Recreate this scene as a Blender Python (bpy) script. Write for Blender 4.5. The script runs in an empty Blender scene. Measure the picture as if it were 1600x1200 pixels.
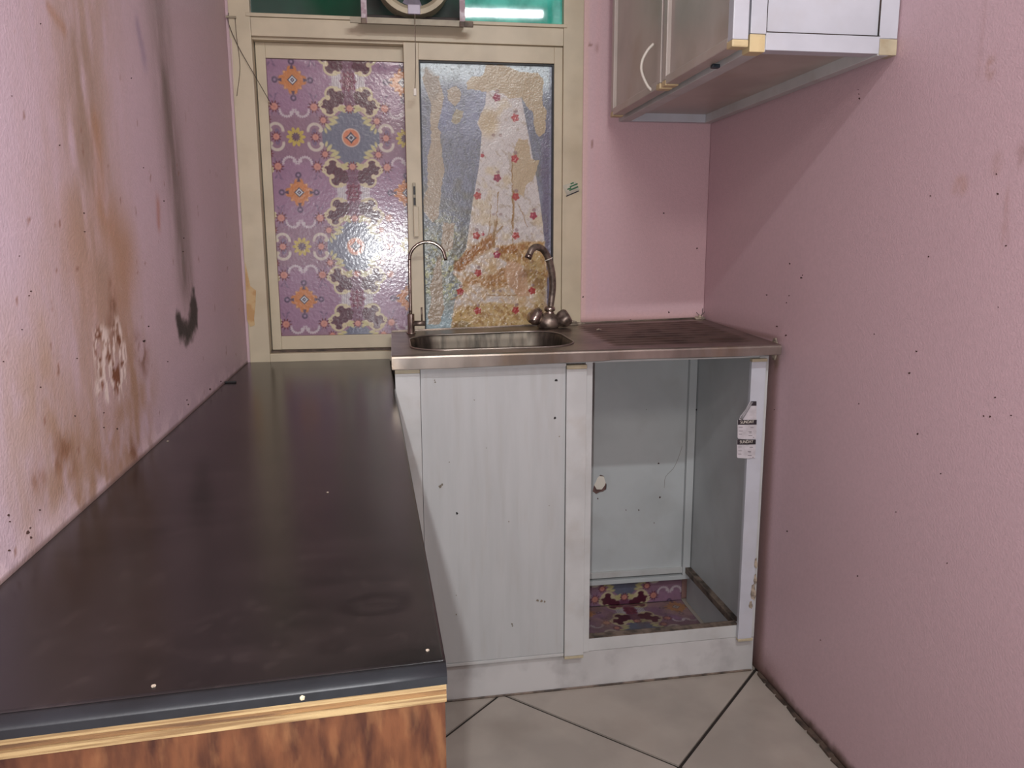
import bpy, bmesh, math, random
import numpy as np
from mathutils import Vector, Matrix
random.seed(7)
S = bpy.context.scene
COL = S.collection
# ------------------------------------------------------------------ camera
CAM = np.array([.4035, -2.2257, 1.1145]); YAW, PITCH, ROLL, FPX = .1497, .1769, -.0043, 1221.19
cy, sy, cp, sp = math.cos(YAW), math.sin(YAW), math.cos(PITCH), math.sin(PITCH)
_f = np.array([sy*cp, cy*cp, -sp]); _r = np.array([cy, -sy, 0.]); _u = np.cross(_r, _f)
_r, _u = math.cos(ROLL)*_r+math.sin(ROLL)*_u, -math.sin(ROLL)*_r+math.cos(ROLL)*_u
cd = bpy.data.cameras.new('camera'); cam = bpy.data.objects.new('camera', cd); COL.objects.link(cam)
cam.matrix_world = Matrix(((_r[0], _u[0], -_f[0], CAM[0]), (_r[1], _u[1], -_f[1], CAM[1]), (_r[2], _u[2], -_f[2], CAM[2]), (0, 0, 0, 1)))
cd.sensor_fit = 'HORIZONTAL'; cd.sensor_width = 36; cd.lens = FPX/1600*36; cd.clip_start = .02
S.camera = cam
# ------------------------------------------------------------------ world, lights, exposure
w = bpy.data.worlds.new('world'); S.world = w; w.use_nodes = True
w.node_tree.nodes['Background'].inputs[0].default_value = (.55, .6, .65, 1)
w.node_tree.nodes['Background'].inputs[1].default_value = .3
S.view_settings.view_transform = 'Standard'; S.view_settings.look = 'None'
S.view_settings.gamma = 1; S.view_settings.use_curve_mapping = False
S.view_settings.exposure = 0.0
def area(name, loc, aim, sx, sy_, power, color):
    l = bpy.data.lights.new(name, 'AREA'); l.shape = 'RECTANGLE'; l.size = sx; l.size_y = sy_; l.energy = power; l.color = color
    o = bpy.data.objects.new(name, l); COL.objects.link(o); o.location = loc
    o.rotation_euler = (Vector(aim)-Vector(loc)).to_track_quat('-Z', 'Y').to_euler(); return o
area('ceiling_tube', (.96, -2.3, 2.37), (.9, -1.0, .6), .62, .035, 15.8, (.93, .98, 1.0))
area('room_lamp', (.55, -3.3, 2.40), (.6, -1.6, .7), .5, .5, 24, (1.0, .95, .88))  # added fill light; no lamp is known in the room behind
fl = bpy.data.lights.new('phone_flash', 'AREA'); fl.shape = 'DISK'; fl.size = .012; fl.energy = 10.4; fl.color = (.97, .98, 1.0)
flo = bpy.data.objects.new('phone_flash', fl); COL.objects.link(flo); flo.location = (.378, -2.218, 1.095)
flo.rotation_euler = cam.matrix_world.to_euler()

# ------------------------------------------------------------------ helpers
def ray(px, py): return _f+_r*(px-800)/FPX-_u*(py-600)/FPX
def onY(px, py, Y):
    d = ray(px, py); return CAM+d*(Y-CAM[1])/d[1]
def onZ(px, py, Z):
    d = ray(px, py); return CAM+d*(Z-CAM[2])/d[2]
WR, RY, LW = 1.319, -.0175, -.0158          # right wall x = WR+RY*y, left wall x = LW*y
def onR(px, py, off=0):
    d = ray(px, py); return CAM+d*(WR-off+RY*CAM[1]-CAM[0])/(d[0]-RY*d[1])
def onL(px, py, off=0):
    d = ray(px, py); return CAM+d*(off+LW*CAM[1]-CAM[0])/(d[0]-LW*d[1])
def fy(x): return -.456+(x-.3976)*.0216/.929    # front plane of the sink cabinet
def onF(px, py, off=0):
    p = onY(px, py, -.445-off)
    for _ in range(4): p = onY(px, py, fy(p[0])-off)
    return p
def lin(c):
    c = np.asarray(c, float)/255.; return np.where(c <= .04045, c/12.92, ((c+.055)/1.055)**2.4)
def mat(name, rgb, rough=.5, metal=0., n=.12, nscale=14., rgb2=None, dirt=0., dscale=5., dcol=(90, 70, 50), bump=0., bscale=180., coat=0., crough=.12, stretch=(1, 1, 1), attr=False, spec=.5, nlo=.42, nhi=.62):
    m = bpy.data.materials.new(name); m.use_nodes = True; nt = m.node_tree; N = nt.nodes; L = nt.links
    b = N['Principled BSDF']; b.inputs['Roughness'].default_value = rough; b.inputs['Metallic'].default_value = metal
    b.inputs['Specular IOR Level'].default_value = spec
    if coat: b.inputs['Coat Weight'].default_value = coat; b.inputs['Coat Roughness'].default_value = crough
    tc = N.new('ShaderNodeTexCoord'); mp = N.new('ShaderNodeMapping'); mp.inputs['Scale'].default_value = stretch
    L.new(tc.outputs['Object'], mp.inputs[0])
    def noise(sc, det=5.):
        t = N.new('ShaderNodeTexNoise'); t.inputs['Scale'].default_value = sc; t.inputs['Detail'].default_value = det; L.new(mp.outputs[0], t.inputs['Vector']); return t
    def mix(fac, a, c):
        x = N.new('ShaderNodeMix'); x.data_type = 'RGBA'
        for s, v in ((0, fac), (6, a), (7, c)):
            if hasattr(v, 'is_output'): L.new(v, x.inputs[s])
            elif s == 0: x.inputs[0].default_value = v
            else: x.inputs[s].default_value = (*lin(v), 1)
        return x.outputs[2]
    def ramp(src, lo, hi, top=1.):
        r = N.new('ShaderNodeMapRange'); r.inputs[1].default_value = lo; r.inputs[2].default_value = hi; r.inputs[4].default_value = top; L.new(src, r.inputs[0]); return r.outputs[0]
    if attr:
        a = N.new('ShaderNodeAttribute'); a.attribute_name = 'paint'; base = a.outputs['Color']
        h = N.new('ShaderNodeHueSaturation'); L.new(base, h.inputs['Color']); L.new(ramp(noise(nscale).outputs['Fac'], .3, .7), h.inputs['Value'])
        r_ = h.inputs['Value'].links[0].from_node; r_.inputs[3].default_value = 1-n; r_.inputs[4].default_value = 1+n; base = h.outputs[0]
    else:
        c2 = rgb2 if rgb2 is not None else [v*(1-n*1.6) for v in rgb]
        base = mix(ramp(noise(nscale).outputs['Fac'], nlo, nhi), rgb, c2)
    if dirt: base = mix(ramp(noise(dscale, 9).outputs['Fac'], .52, .74, dirt), base, dcol)
    L.new(base, b.inputs['Base Color'])
    if bump:
        bp = N.new('ShaderNodeBump'); bp.inputs['Strength'].default_value = bump; bp.inputs['Distance'].default_value = .002
        L.new(noise(bscale, 3).outputs['Fac'], bp.inputs['Height']); L.new(bp.outputs[0], b.inputs['Normal'])
        if coat: L.new(bp.outputs[0], b.inputs['Coat Normal'])
    return m
def link(name, me, m, parent=None, smooth=False, **props):
    o = bpy.data.objects.new(name, me); COL.objects.link(o)
    if m is not None: me.materials.append(m)
    if smooth: me.polygons.foreach_set('use_smooth', [True]*len(me.polygons))
    if parent is not None:
        o.parent = parent; t = Vector((0, 0, 0)); q = parent
        while q is not None: t += q.location; q = q.parent
        o.location = -t
    for k, v in props.items(): o[k] = v
    return o
def obj(name, bm, m, parent=None, smooth=False, **props):
    bmesh.ops.recalc_face_normals(bm, faces=bm.faces)
    me = bpy.data.meshes.new(name); bm.to_mesh(me); bm.free()
    return link(name, me, m, parent, smooth, **props)
def thing(name, loc, label, cat, group=None):
    o = bpy.data.objects.new(name, None); COL.objects.link(o); o.location = loc; o.empty_display_size = .05
    o['label'] = label; o['category'] = cat
    if group: o['group'] = group
    return o
def struct_empty(name, loc):
    o = bpy.data.objects.new(name, None); COL.objects.link(o); o.location = loc; o['kind'] = 'structure'; o.empty_display_size = .05; return o
def box(x0, x1, y0, y1, z0, z1, bev=0., bm=None, fn=None):
    t = bmesh.new(); vs = [t.verts.new((x, y, z)) for x in (x0, x1) for y in (y0, y1) for z in (z0, z1)]
    for f in ((0, 1, 3, 2), (4, 6, 7, 5), (0, 4, 5, 1), (2, 3, 7, 6), (0, 2, 6, 4), (1, 5, 7, 3)): t.faces.new([vs[i] for i in f])
    if bev: bmesh.ops.bevel(t, geom=list(t.edges), offset=bev, segments=2, affect='EDGES', profile=.6)
    if fn:
        for v in t.verts: v.co = Vector(fn(*v.co))
    if bm is None: return t
    me = bpy.data.meshes.new('t'); t.to_mesh(me); t.free(); bm.from_mesh(me); bpy.data.meshes.remove(me); return bm
def merge(bm, t):
    me = bpy.data.meshes.new('t'); t.to_mesh(me); t.free(); bm.from_mesh(me); bpy.data.meshes.remove(me); return bm
def spline(pts, k=6):
    P = [np.array(p, float) for p in pts]; P = [2*P[0]-P[1]]+P+[2*P[-1]-P[-2]]; out = []
    for i in range(1, len(P)-2):
        a, b, c, d = P[i-1:i+3]
        for j in range(k):
            t = j/k; out.append(.5*((2*b)+(-a+c)*t+(2*a-5*b+4*c-d)*t*t+(-a+3*b-3*c+d)*t**3))
    out.append(P[-2]); return out
def tube(pts, rad, seg=12, bm=None, caps=True):
    bm = bm or bmesh.new(); P = [Vector(tuple(p)) for p in pts]; n = len(P)
    R = rad if hasattr(rad, '__len__') else [rad]*n
    if len(R) != n: R = list(np.interp(np.linspace(0, 1, n), np.linspace(0, 1, len(R)), R))
    T = [(P[min(i+1, n-1)]-P[max(i-1, 0)]).normalized() for i in range(n)]
    u = T[0].orthogonal().normalized(); rings = []
    for i in range(n):
        u = (u-T[i]*u.dot(T[i])).normalized(); v = T[i].cross(u)
        rings.append([bm.verts.new(P[i]+(u*math.cos(a)+v*math.sin(a))*R[i]) for a in [2*math.pi*j/seg for j in range(seg)]])
    for i in range(n-1):
        for j in range(seg): bm.faces.new((rings[i][j], rings[i][(j+1) % seg], rings[i+1][(j+1) % seg], rings[i+1][j]))
    if caps: bm.faces.new(rings[0][::-1]); bm.faces.new(rings[-1])
    return bm
def lathe(prof, c, axis=(0, 0, 1), seg=24, lobes=0, amp=0., bm=None):
    bm = bm or bmesh.new(); q = Vector((0, 0, 1)).rotation_difference(Vector(axis).normalized()); c = Vector(tuple(c)); rings = []
    for r, h in prof:
        rings.append([bm.verts.new(c+q @ Vector((math.cos(a)*r*(1+amp*math.cos(lobes*a)), math.sin(a)*r*(1+amp*math.cos(lobes*a)), h))) for a in [2*math.pi*j/seg for j in range(seg)]])
    for i in range(len(rings)-1):
        for j in range(seg): bm.faces.new((rings[i][j], rings[i][(j+1) % seg], rings[i+1][(j+1) % seg], rings[i+1][j]))
    bm.faces.new(rings[0][::-1]); bm.faces.new(rings[-1]); return bm
def prism(pts, d, bm=None):       # polygon of 3-D points extruded by vector d
    bm = bm or bmesh.new(); d = Vector(d); a = [bm.verts.new(Vector(tuple(p))) for p in pts]; b = [bm.verts.new(Vector(tuple(p))+d) for p in pts]
    bm.faces.new(a); bm.faces.new(b[::-1]); n = len(a)
    for i in range(n): bm.faces.new((a[i], b[i], b[(i+1) % n], a[(i+1) % n]))
    return bm
# -- numpy painting
def vnoise(x, y, seed=0):
    xi = np.floor(x).astype(np.int64); yi = np.floor(y).astype(np.int64); xf = x-xi; yf = y-yi
    def h(a, b):
        v = (a*374761393+b*668265263+seed*974634777) & 0x7fffffff; v = ((v ^ (v >> 13))*1274126177) & 0x7fffffff
        return ((v ^ (v >> 16)) & 0xffff)/65535.
    u = xf*xf*(3-2*xf); v = yf*yf*(3-2*yf)
    return (h(xi, yi)*(1-u)+h(xi+1, yi)*u)*(1-v)+(h(xi, yi+1)*(1-u)+h(xi+1, yi+1)*u)*v
def fbm(x, y, s, seed=0, o=4):
    t = 0; a = .5
    for k in range(o): t = t+a*vnoise(x*s*2**k, y*s*2**k, seed+k*17); a *= .5
    return t/(1-.5**o)
def sm(lo, hi, x):
    t = np.clip((x-lo)/(hi-lo), 0, 1); return t*t*(3-2*t)
def seg_d(x, y, pts):
    d = np.full(x.shape, 9e9); T = np.zeros(x.shape)
    for i in range(len(pts)-1):
        ax, ay = pts[i]; bx, by = pts[i+1]; L2 = (bx-ax)**2+(by-ay)**2+1e-12
        t = np.clip(((x-ax)*(bx-ax)+(y-ay)*(by-ay))/L2, 0, 1); q = np.hypot(x-ax-t*(bx-ax), y-ay-t*(by-ay))
        k = q < d; d = np.where(k, q, d); T = np.where(k, (i+t)/(len(pts)-1), T)
    return d, T
def poly_d(x, y, pts):            # signed distance, negative inside
    d, _ = seg_d(x, y, list(pts)+[pts[0]]); ins = np.zeros(x.shape, bool); n = len(pts); j = n-1
    for i in range(n):
        xi, yi = pts[i]; xj, yj = pts[j]
        c = ((yi > y) != (yj > y)) & (x < (xj-xi)*(y-yi)/(yj-yi+1e-12)+xi); ins ^= c; j = i
    return np.where(ins, -d, d)
def lay(C, m, rgb): 
    m = np.clip(m, 0, 1)[:, None]; C += (np.array(rgb, float)-C)*m
def sheet(name, P0, U, V, nu, nv, colfn, m, parent=None, thick=.0, disp=None, smooth=True, **props):
    """painted slab: P0 corner, U,V edge vectors, thickness goes along -(U x V)"""
    P0, U, V = map(lambda a: np.array(a, float), (P0, U, V)); lu, lv = np.linalg.norm(U), np.linalg.norm(V); Nn = np.cross(U, V)/lu/lv
    a, b = np.meshgrid(np.linspace(0, 1, nu+1), np.linspace(0, 1, nv+1)); a = a.ravel(); b = b.ravel()
    P = P0+a[:, None]*U+b[:, None]*V
    C = lin(np.clip(colfn(a*lu, b*lv, P), 0, 255))
    if disp is not None: P = P+Nn*disp(a*lu, b*lv)[:, None]
    i = np.arange(nu*nv); r, c = i//nu, i % nu; v0 = r*(nu+1)+c
    F = np.stack([v0, v0+1, v0+nu+2, v0+nu+1], 1)
    n = len(P); B = np.array([P0, P0+U, P0+U+V, P0+V])-Nn*thick
    faces = F.tolist(); verts = P
    if thick:
        verts = np.vstack([P, B]); bot = list(range(nu+1)); top = [nv*(nu+1)+k for k in range(nu+1)]
        lef = [k*(nu+1) for k in range(nv+1)]; rig = [k*(nu+1)+nu for k in range(nv+1)]
        faces += [[n, n+3, n+2, n+1], bot[::-1]+[n, n+1], top+[n+2, n+3], lef+[n+3, n], rig[::-1]+[n+1, n+2]]
        C = np.vstack([C, np.repeat(C[:1], 4, 0)])
    me = bpy.data.meshes.new(name); me.from_pydata(verts.tolist(), [], faces); me.update()
    at = me.color_attributes.new('paint', 'FLOAT_COLOR', 'POINT'); at.data.foreach_set('color', np.hstack([C, np.ones((len(C), 1))]).ravel())
    if smooth:
        fl_ = np.zeros(len(me.polygons), bool); fl_[:nu*nv] = True; me.polygons.foreach_set('use_smooth', fl_)
    return link(name, me, m, parent, **props)

# ------------------------------------------------------------------ materials
PINK = (198, 170, 175)
M = {}
M['pink'] = mat('pink_paint', PINK, .55, n=.03, nscale=3, bump=.35, bscale=260)
M['pink_painted'] = mat('pink_paint_worn', PINK, .5, attr=True, n=.035, nscale=120, bump=.35, bscale=260)
M['white_wall'] = mat('off_white_plaster', (205, 200, 195), .7, n=.03)
M['tile'] = mat('cream_floor_tile', (168, 158, 148), .28, n=.05, nscale=5, dirt=.25, dscale=6, dcol=(140, 125, 112))
M['grout'] = mat('dark_grout', (44, 36, 32), .8)
M['frame'] = mat('cream_aluminium', (196, 182, 156), .42, n=.03, nscale=10, dirt=.25, dscale=9, dcol=(150, 130, 95))
M['frame_side'] = mat('cream_aluminium_dirty', (170, 160, 138), .5, n=.08, nscale=20, dirt=.5, dscale=14, dcol=(95, 80, 60))
M['black'] = mat('black_rubber', (22, 18, 20), .5)
M['film'] = mat('printed_vinyl', PINK, .26, attr=True, n=.05, nscale=160, bump=.22, bscale=125, coat=.42, crough=.13)
M['residue'] = mat('residue_film', PINK, .33, attr=True, n=.10, nscale=260, bump=.35, bscale=190, coat=.22)
M['vinyl_floor'] = mat('vinyl_floor_print', PINK, .4, attr=True, n=.08, nscale=60, bump=.2, dirt=.55, dscale=9, dcol=(95, 78, 66))
M['green'] = mat('dark_green_glass', (12, 72, 52), .06, n=.15, nscale=5)
M['green_board'] = mat('dark_green_board', (24, 62, 50), .6, n=.3, nscale=12, dirt=.6, dscale=10, dcol=(50, 38, 30))
M['teal'] = mat('teal_glass', (84, 206, 186), .035, n=.15, nscale=14, rgb2=(50, 160, 142), bump=.012, bscale=30)
M['glass_back'] = mat('dark_glass', (40, 42, 48), .1)
M['white'] = mat('white_laminate', (192, 192, 191), .38, n=.035, nscale=9, dirt=.22, dscale=16, dcol=(150, 132, 112))
M['white_panel'] = mat('white_panel', (181, 182, 182), .42, n=.015, nscale=7, stretch=(6, 6, .6), dirt=.14, dscale=10, dcol=(150, 135, 120))
M['white_clean'] = mat('white_aluminium', (190, 191, 199), .35, n=.02, dirt=.1, dscale=20, dcol=(165, 150, 130))
M['white_stained'] = mat('stained_white_panel', (186, 174, 166), .33, n=.05, nscale=6, dirt=.45, dscale=7, dcol=(150, 122, 96))
M['toe'] = mat('scuffed_plinth', (196, 194, 193), .4, n=.04, nscale=6, dirt=.5, dscale=13, dcol=(130, 124, 126))
M['cap'] = mat('yellowed_plastic', (205, 184, 140), .45, n=.06, dirt=.4, dscale=25, dcol=(160, 130, 80))
M['cap2'] = mat('aged_cream_plastic', (190, 178, 150), .45, n=.06, dirt=.5, dscale=25, dcol=(140, 118, 85))
M['grime'] = mat('brown_grime', (92, 76, 66), .7, n=.25, nscale=30, dirt=.6, dscale=20, dcol=(60, 45, 36))
M['grime_light'] = mat('grimy_rail', (120, 104, 92), .6, n=.3, nscale=30, dirt=.6, dscale=24, dcol=(70, 54, 42))
M['inner'] = mat('grey_inner_panel', (186, 189, 190), .5, n=.03, nscale=5, dirt=.15, dscale=12, dcol=(140, 130, 120))
M['steel'] = mat('dull_steel', (132, 119, 109), .36, .85, n=.14, nscale=14, dirt=.6, dscale=9, dcol=(112, 92, 78), bump=.05, bscale=60)
M['steel_skirt'] = mat('steel_skirt', (166, 155, 146), .3, .8, n=.12, nscale=10, stretch=(1, 1, .4), dirt=.7, dscale=8, dcol=(140, 108, 66))
M['basin'] = mat('steel_basin', (104, 96, 86), .45, .8, n=.22, nscale=16, stretch=(3, 3, .5), dirt=.5, dscale=12, dcol=(88, 74, 62))
M['chrome'] = mat('worn_chrome', (175, 160, 150), .2, .95, n=.15, nscale=40, dirt=.5, dscale=50, dcol=(95, 78, 66))
M['chrome_dull'] = mat('dull_chrome', (150, 135, 124), .42, .75, n=.18, nscale=60, dirt=.5, dscale=60, dcol=(85, 70, 62))
M['ply_edge'] = mat('plywood_edge', (158, 134, 94), .6, rgb2=(112, 86, 54), nscale=10, stretch=(1, 1, 34), dirt=.3, dscale=6, dcol=(110, 76, 42), bump=.3)
M['ply'] = mat('brown_plywood', (96, 58, 36), .5, rgb2=(54, 28, 19), nscale=44, stretch=(1.5, 1.5, .4), dirt=.5, dscale=60, dcol=(130, 90, 58), bump=.3, bscale=60, nlo=.38, nhi=.66)
M['ply_edge2'] = mat('plywood_edge_dark', (128, 94, 56), .6, rgb2=(84, 58, 34), nscale=12, stretch=(1, 1, 20), dirt=.4, dscale=9, dcol=(96, 66, 38), bump=.3)
M['top'] = mat('black_laminate', (40, 31, 31), .22, spec=.36, attr=True, n=.10, nscale=9, bump=.04, bscale=40)
M['nose'] = mat('black_laminate_nose', (26, 28, 32), .55, n=.15, nscale=20, bump=.1)
M['cream_plastic'] = mat('cream_plastic', (190, 178, 150), .4, n=.05, dirt=.4, dscale=20, dcol=(120, 104, 76))
M['rust'] = mat('rusty_iron', (120, 104, 90), .6, .2, n=.2, nscale=30, dirt=.9, dscale=24, dcol=(92, 48, 30), bump=.3)
M['rust_paint'] = mat('peeling_paint_strap', (158, 132, 140), .5, rgb2=(205, 195, 200), nscale=60, dirt=.95, dscale=30, dcol=(100, 62, 44), bump=.3)
M['wood_dark'] = mat('dark_wood', (74, 48, 38), .6, n=.3, nscale=20, stretch=(.3, 1, 1))
M['hub'] = mat('pale_lilac_plastic', (182, 174, 190), .4, n=.05)
M['cord'] = mat('dark_cord', (72, 58, 54), .6)
M['cord_pale'] = mat('pale_cord', (130, 118, 104), .6)
M['handle'] = mat('white_plastic', (222, 214, 202), .35, n=.03)
M['paper'] = mat('label_paper', (196, 190, 194), .55, n=.05, nscale=60)
M['print'] = mat('black_print', (44, 36, 42), .6, n=.1)
M['print_grey'] = mat('grey_print', (128, 120, 124), .6)
M['tape'] = mat('brown_tape', (178, 138, 88), .4, rgb2=(200, 172, 126), nscale=30, dirt=.4, dscale=30, dcol=(140, 94, 52))
M['plaster'] = mat('crumbly_plaster', (176, 160, 142), .8, n=.2, nscale=80, bump=.6, bscale=200)
M['speck'] = mat('dark_speck', (78, 52, 46), .8)
M['green_print'] = mat('green_print', (48, 104, 66), .6)
M['clear'] = mat('clear_tape', (200, 194, 176), .2)
M['bluebit'] = mat('blue_black_plastic', (32, 44, 54), .4)
M['dirtline'] = mat('dirt_line', (70, 54, 48), .8, n=.3)

# ------------------------------------------------------------------ setting: floor, walls, ceiling
YR, ZC = -4.2, 2.42
fb = obj('floor', box(-.12, 1.5, YR, .12, -.12, -.004), M['grout'], kind='structure')
n1 = np.array([.712, -.702]); n2 = np.array([.702, .712]); TS = .482
def clip_tile(i, j):
    bm = bmesh.new(); g = .0042; a0 = .766+i*TS; b0 = .137+j*TS; pts = []
    for a, b in ((a0+g, b0+g), (a0+TS-g, b0+g), (a0+TS-g, b0+TS-g), (a0+g, b0+TS-g)):
        pts.append(n1*a+n2*b)
    f = bm.faces.new([bm.verts.new((p[0], p[1], 0)) for p in pts])
    for co, no in (((0, 0, 0), (-1, -LW*-1, 0)), ((WR, 0, 0), (1, -RY, 0)), ((0, -.0, 0), (0, 1, 0)), ((0, YR, 0), (0, -1, 0))):
        bmesh.ops.bisect_plane(bm, geom=list(bm.verts)+list(bm.edges)+list(bm.faces), plane_co=co, plane_no=no, clear_outer=True)
    if not bm.faces: bm.free(); return None
    fs = list(bm.faces)
    if fs[0].calc_area() < .0008: bm.free(); return None
    r = bmesh.ops.extrude_face_region(bm, geom=fs)
    for v in [e for e in r['geom'] if isinstance(e, bmesh.types.BMVert)]: v.co.z -= .0065
    return bm
for i in range(-3, 9):
    for j in range(-8, 3):
        t = clip_tile(i, j)
        if t: obj('floor_tile', t, M['tile'], fb)
obj('ceiling', box(-.12, 1.5, YR, .12, ZC, ZC+.1), M['white_wall'], kind='structure')
obj('wall_rear', box(-.12, 1.5, YR-.1, YR, 0, ZC), M['white_wall'], kind='structure')

# left wall: stained pink paint, marks laid out in wall metres (y, z)
def LYZ(px, py): p = onL(px, py); return (p[1], p[2])
def left_col(u, v, P):
    y, z = P[:, 1], P[:, 2]; C = np.tile(np.array([199., 172, 180]), (len(y), 1))
    nz = fbm(y, z, 9, 3); n2_ = fbm(y*2.2, z*.55, 22, 5); n3 = fbm(y, z, 60, 9); n4 = fbm(y*1.2, z*.8, 34, 31)
    lay(C, sm(-1.15, -1.5, y)*.45, (204, 186, 204))  # cool light near the camera painted into the wall colour
    lay(C, sm(.5, .75, fbm(y, z, 4, 77))*.25, (190, 164, 166))
    def st(pts, w, rgb, k, edge=1., tex=None):
        d, t = seg_d(y, z*.8, [(LYZ(*p)[0], LYZ(*p)[1]*.8) for p in pts]); ww = w if not hasattr(w, '__len__') else np.interp(t, np.linspace(0, 1, len(w)), w)
        m = np.exp(-(d/ww)**2)*k
        if tex is not None: m = m*sm(.25, .7, tex)
        lay(C, m, rgb)
    st([(128, -60), (132, 150), (140, 330), (165, 520), (150, 700), (80, 770)], [.12, .12, .14, .17, .17, .12], (172, 142, 124), .85, tex=n2_*.45+nz*.3+.1)
    st([(125, 100), (145, 300), (150, 420)], [.05, .07, .07], (146, 120, 104), .6, tex=n2_)
    st([(150, 200), (160, 330), (195, 400), (185, 480)], [.02, .03, .05, .04], (168, 124, 92), .7, tex=nz)
    st([(120, 380), (150, 480)], [.05, .08], (178, 142, 122), .7, tex=nz*.5+.3)
    st([(200, 560), (215, 640), (190, 700), (120, 745)], [.05, .08, .07, .05], (160, 122, 94), .8, tex=n4*.7+.15)
    st([(75, 620), (95, 700), (75, 760)], [.04, .05, .04], (158, 122, 92), .65, tex=n4*.6+.2)
    st([(70, 470), (75, 560), (50, 640)], [.04, .05, .04], (182, 152, 132), .6, tex=n4*.5+.25)
    st([(20, 560), (20, 700)], [.05, .05], (184, 156, 142), .5, tex=n4*.5+.25)
    st([(175, 455), (178, 500), (170, 530)], [.012, .02, .012], (118, 76, 54), .85, tex=n3)
    st([(215, 540), (225, 560)], [.015, .02], (110, 70, 52), .8, tex=n3)
    st([(85, 715), (100, 705), (112, 722)], [.012, .018, .012], (120, 76, 50), .9, tex=n4)
    st([(55, 745), (66, 733)], [.010, .012], (128, 84, 60), .8, tex=n4)
    st([(205, 700), (215, 712)], [.01, .015], (124, 82, 60), .8, tex=n4)
    # soot streak
    st([(240, -80), (250, 40), (258, 130), (270, 220), (282, 330), (290, 420)], [.08, .08, .075, .085, .075, .06], (128, 108, 104), .72, tex=n2_*.35+.35)
    st([(258, 130), (270, 240), (282, 340), (289, 425)], [.025, .04, .04, .045], (98, 82, 74), .6, tex=n2_*.5+.3)
    st([(215, 40), (225, 90)], [.012, .016], (150, 128, 150), .6)
    st([(75, 10), (100, 45)], [.006, .008], (166, 120, 90), .5)
    st([(247, 320), (248, 350)], [.012, .010], (170, 100, 80), .5)
    # burn mark: a charred V
    d = poly_d(y, z*.8, [(LYZ(*p)[0], LYZ(*p)[1]*.8) for p in ((276, 490), (284, 500), (291, 508), (297, 498), (299, 470), (303, 455), (308, 480), (308, 505), (300, 522), (291, 531), (281, 524), (277, 508))])
    lay(C, sm(.014, -.008, d+.022*(fbm(y, z, 70, 91)-.5)), (44, 37, 33))
    # flaked patch showing pale undercoat
    cyz = LYZ(172, 545); d = np.hypot((y-cyz[0])/.075, (z-cyz[1])/.06)
    fl1 = fbm(y*2.2, z*.8, 70, 41); d = d+1.6*(n4-.5)+.8*(n2_-.5); lay(C, sm(1.15, .6, d)*sm(.52, .58, fl1), (226, 206, 196))
    lay(C, sm(1.1, .6, d)*sm(.6, .7, fbm(y, z, 60, 43)), (120, 72, 48))
    d, t = seg_d(y, z, [LYZ(163, 555), LYZ(166, 605)]); lay(C, sm(.02, .005, d)*sm(.42, .52, fl1), (226, 206, 196))
    # pale scuffs and a dark line along the worktop
    h = z-.796; lay(C, sm(.05, .0, h)*sm(.45, .6, fbm(y, z, 40, 51))*.7, (222, 196, 200))
    lay(C, sm(.008, .0, h)*.8, (120, 96, 90))
    sp = fbm(y*1.3, z*.8, 46, 61); lay(C, sm(.80, .85, sp)*sm(1.45, 1.2, z)*.7, (134, 92, 76))
    return C
E_ = 1.9
wl = sheet('wall_left', (-LW*E_*1.0, -E_, .70), (LW*E_, E_, 0), (0, 0, ZC-.70), 400, 400, left_col, M['pink_painted'], thick=.1, kind='structure')
obj('wall_left_lower', prism([(0, 0, 0), (-LW*E_, -E_, 0), (-LW*E_-.1, -E_, 0), (-.1, 0, 0)], (0, 0, .70)), M['pink'], wl)
obj('wall_left_rear', prism([(-LW*E_, -E_, 0), (-LW*-YR, YR, 0), (-LW*-YR-.1, YR, 0), (-LW*E_-.1, -E_, 0)], (0, 0, ZC)), M['pink'], wl)

def right_col(u, v, P):
    y, z = P[:, 1], P[:, 2]; C = np.tile(np.array([198., 168, 174]), (len(y), 1)); R = lambda px, py: (onR(px, py)[1], onR(px, py)[2])
    lay(C, sm(.45, .75, fbm(y, z, 4, 11))*.25, (190, 160, 166)); n3 = fbm(y, z, 60, 9)
    def spot(px, py, a, b, rgb, k):
        q = R(px, py); d = np.hypot((y-q[0])/a, (z-q[1])/b); lay(C, sm(1.3, .3, d)*k*sm(.2, .6, n3), rgb)
    for s in ((1548, 105, .012, .02, (150, 110, 84), .4), (1558, 255, .012, .02, (140, 105, 85), .3), (1500, 290, .02, .02, (170, 130, 110), .4), (1570, 340, .006, .05, (160, 122, 110), .35), (1595, 240, .01, .02, (130, 100, 90), .3), (1212, 560, .02, .035, (150, 128, 112), .8)): spot(*s)
    for a, b in (((1540, 0), (1528, 120)), ((1572, 330), (1575, 380))):
        d, t = seg_d(y, z, [R(*a), R(*b)]); lay(C, sm(.006, .001, d)*.14, (150, 112, 104))
    # dirt low by the floor; browner beside the cabinet and level with the sink
    lay(C, sm(.035, .0, z+.02*(n3-.5))*.9, (74, 56, 46)); lay(C, sm(.10, .0, z)*sm(-.62, -.45, y)*.6, (110, 78, 74))
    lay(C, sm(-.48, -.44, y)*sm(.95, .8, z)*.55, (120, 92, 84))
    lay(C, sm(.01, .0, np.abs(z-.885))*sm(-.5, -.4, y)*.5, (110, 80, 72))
    return C
E2 = 1.9
wr_ = sheet('wall_right', (WR, 0, 0), (-RY*E2, -E2, 0), (0, 0, ZC), 340, 400, right_col, M['pink_painted'], thick=.1, kind='structure')
obj('wall_right_rear', prism([(WR-RY*E2, -E2, 0), (WR+RY*YR, YR, 0), (WR+RY*YR+.1, YR, 0), (WR-RY*E2+.1, -E2, 0)], (0, 0, ZC)), M['pink'], wr_)
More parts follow.
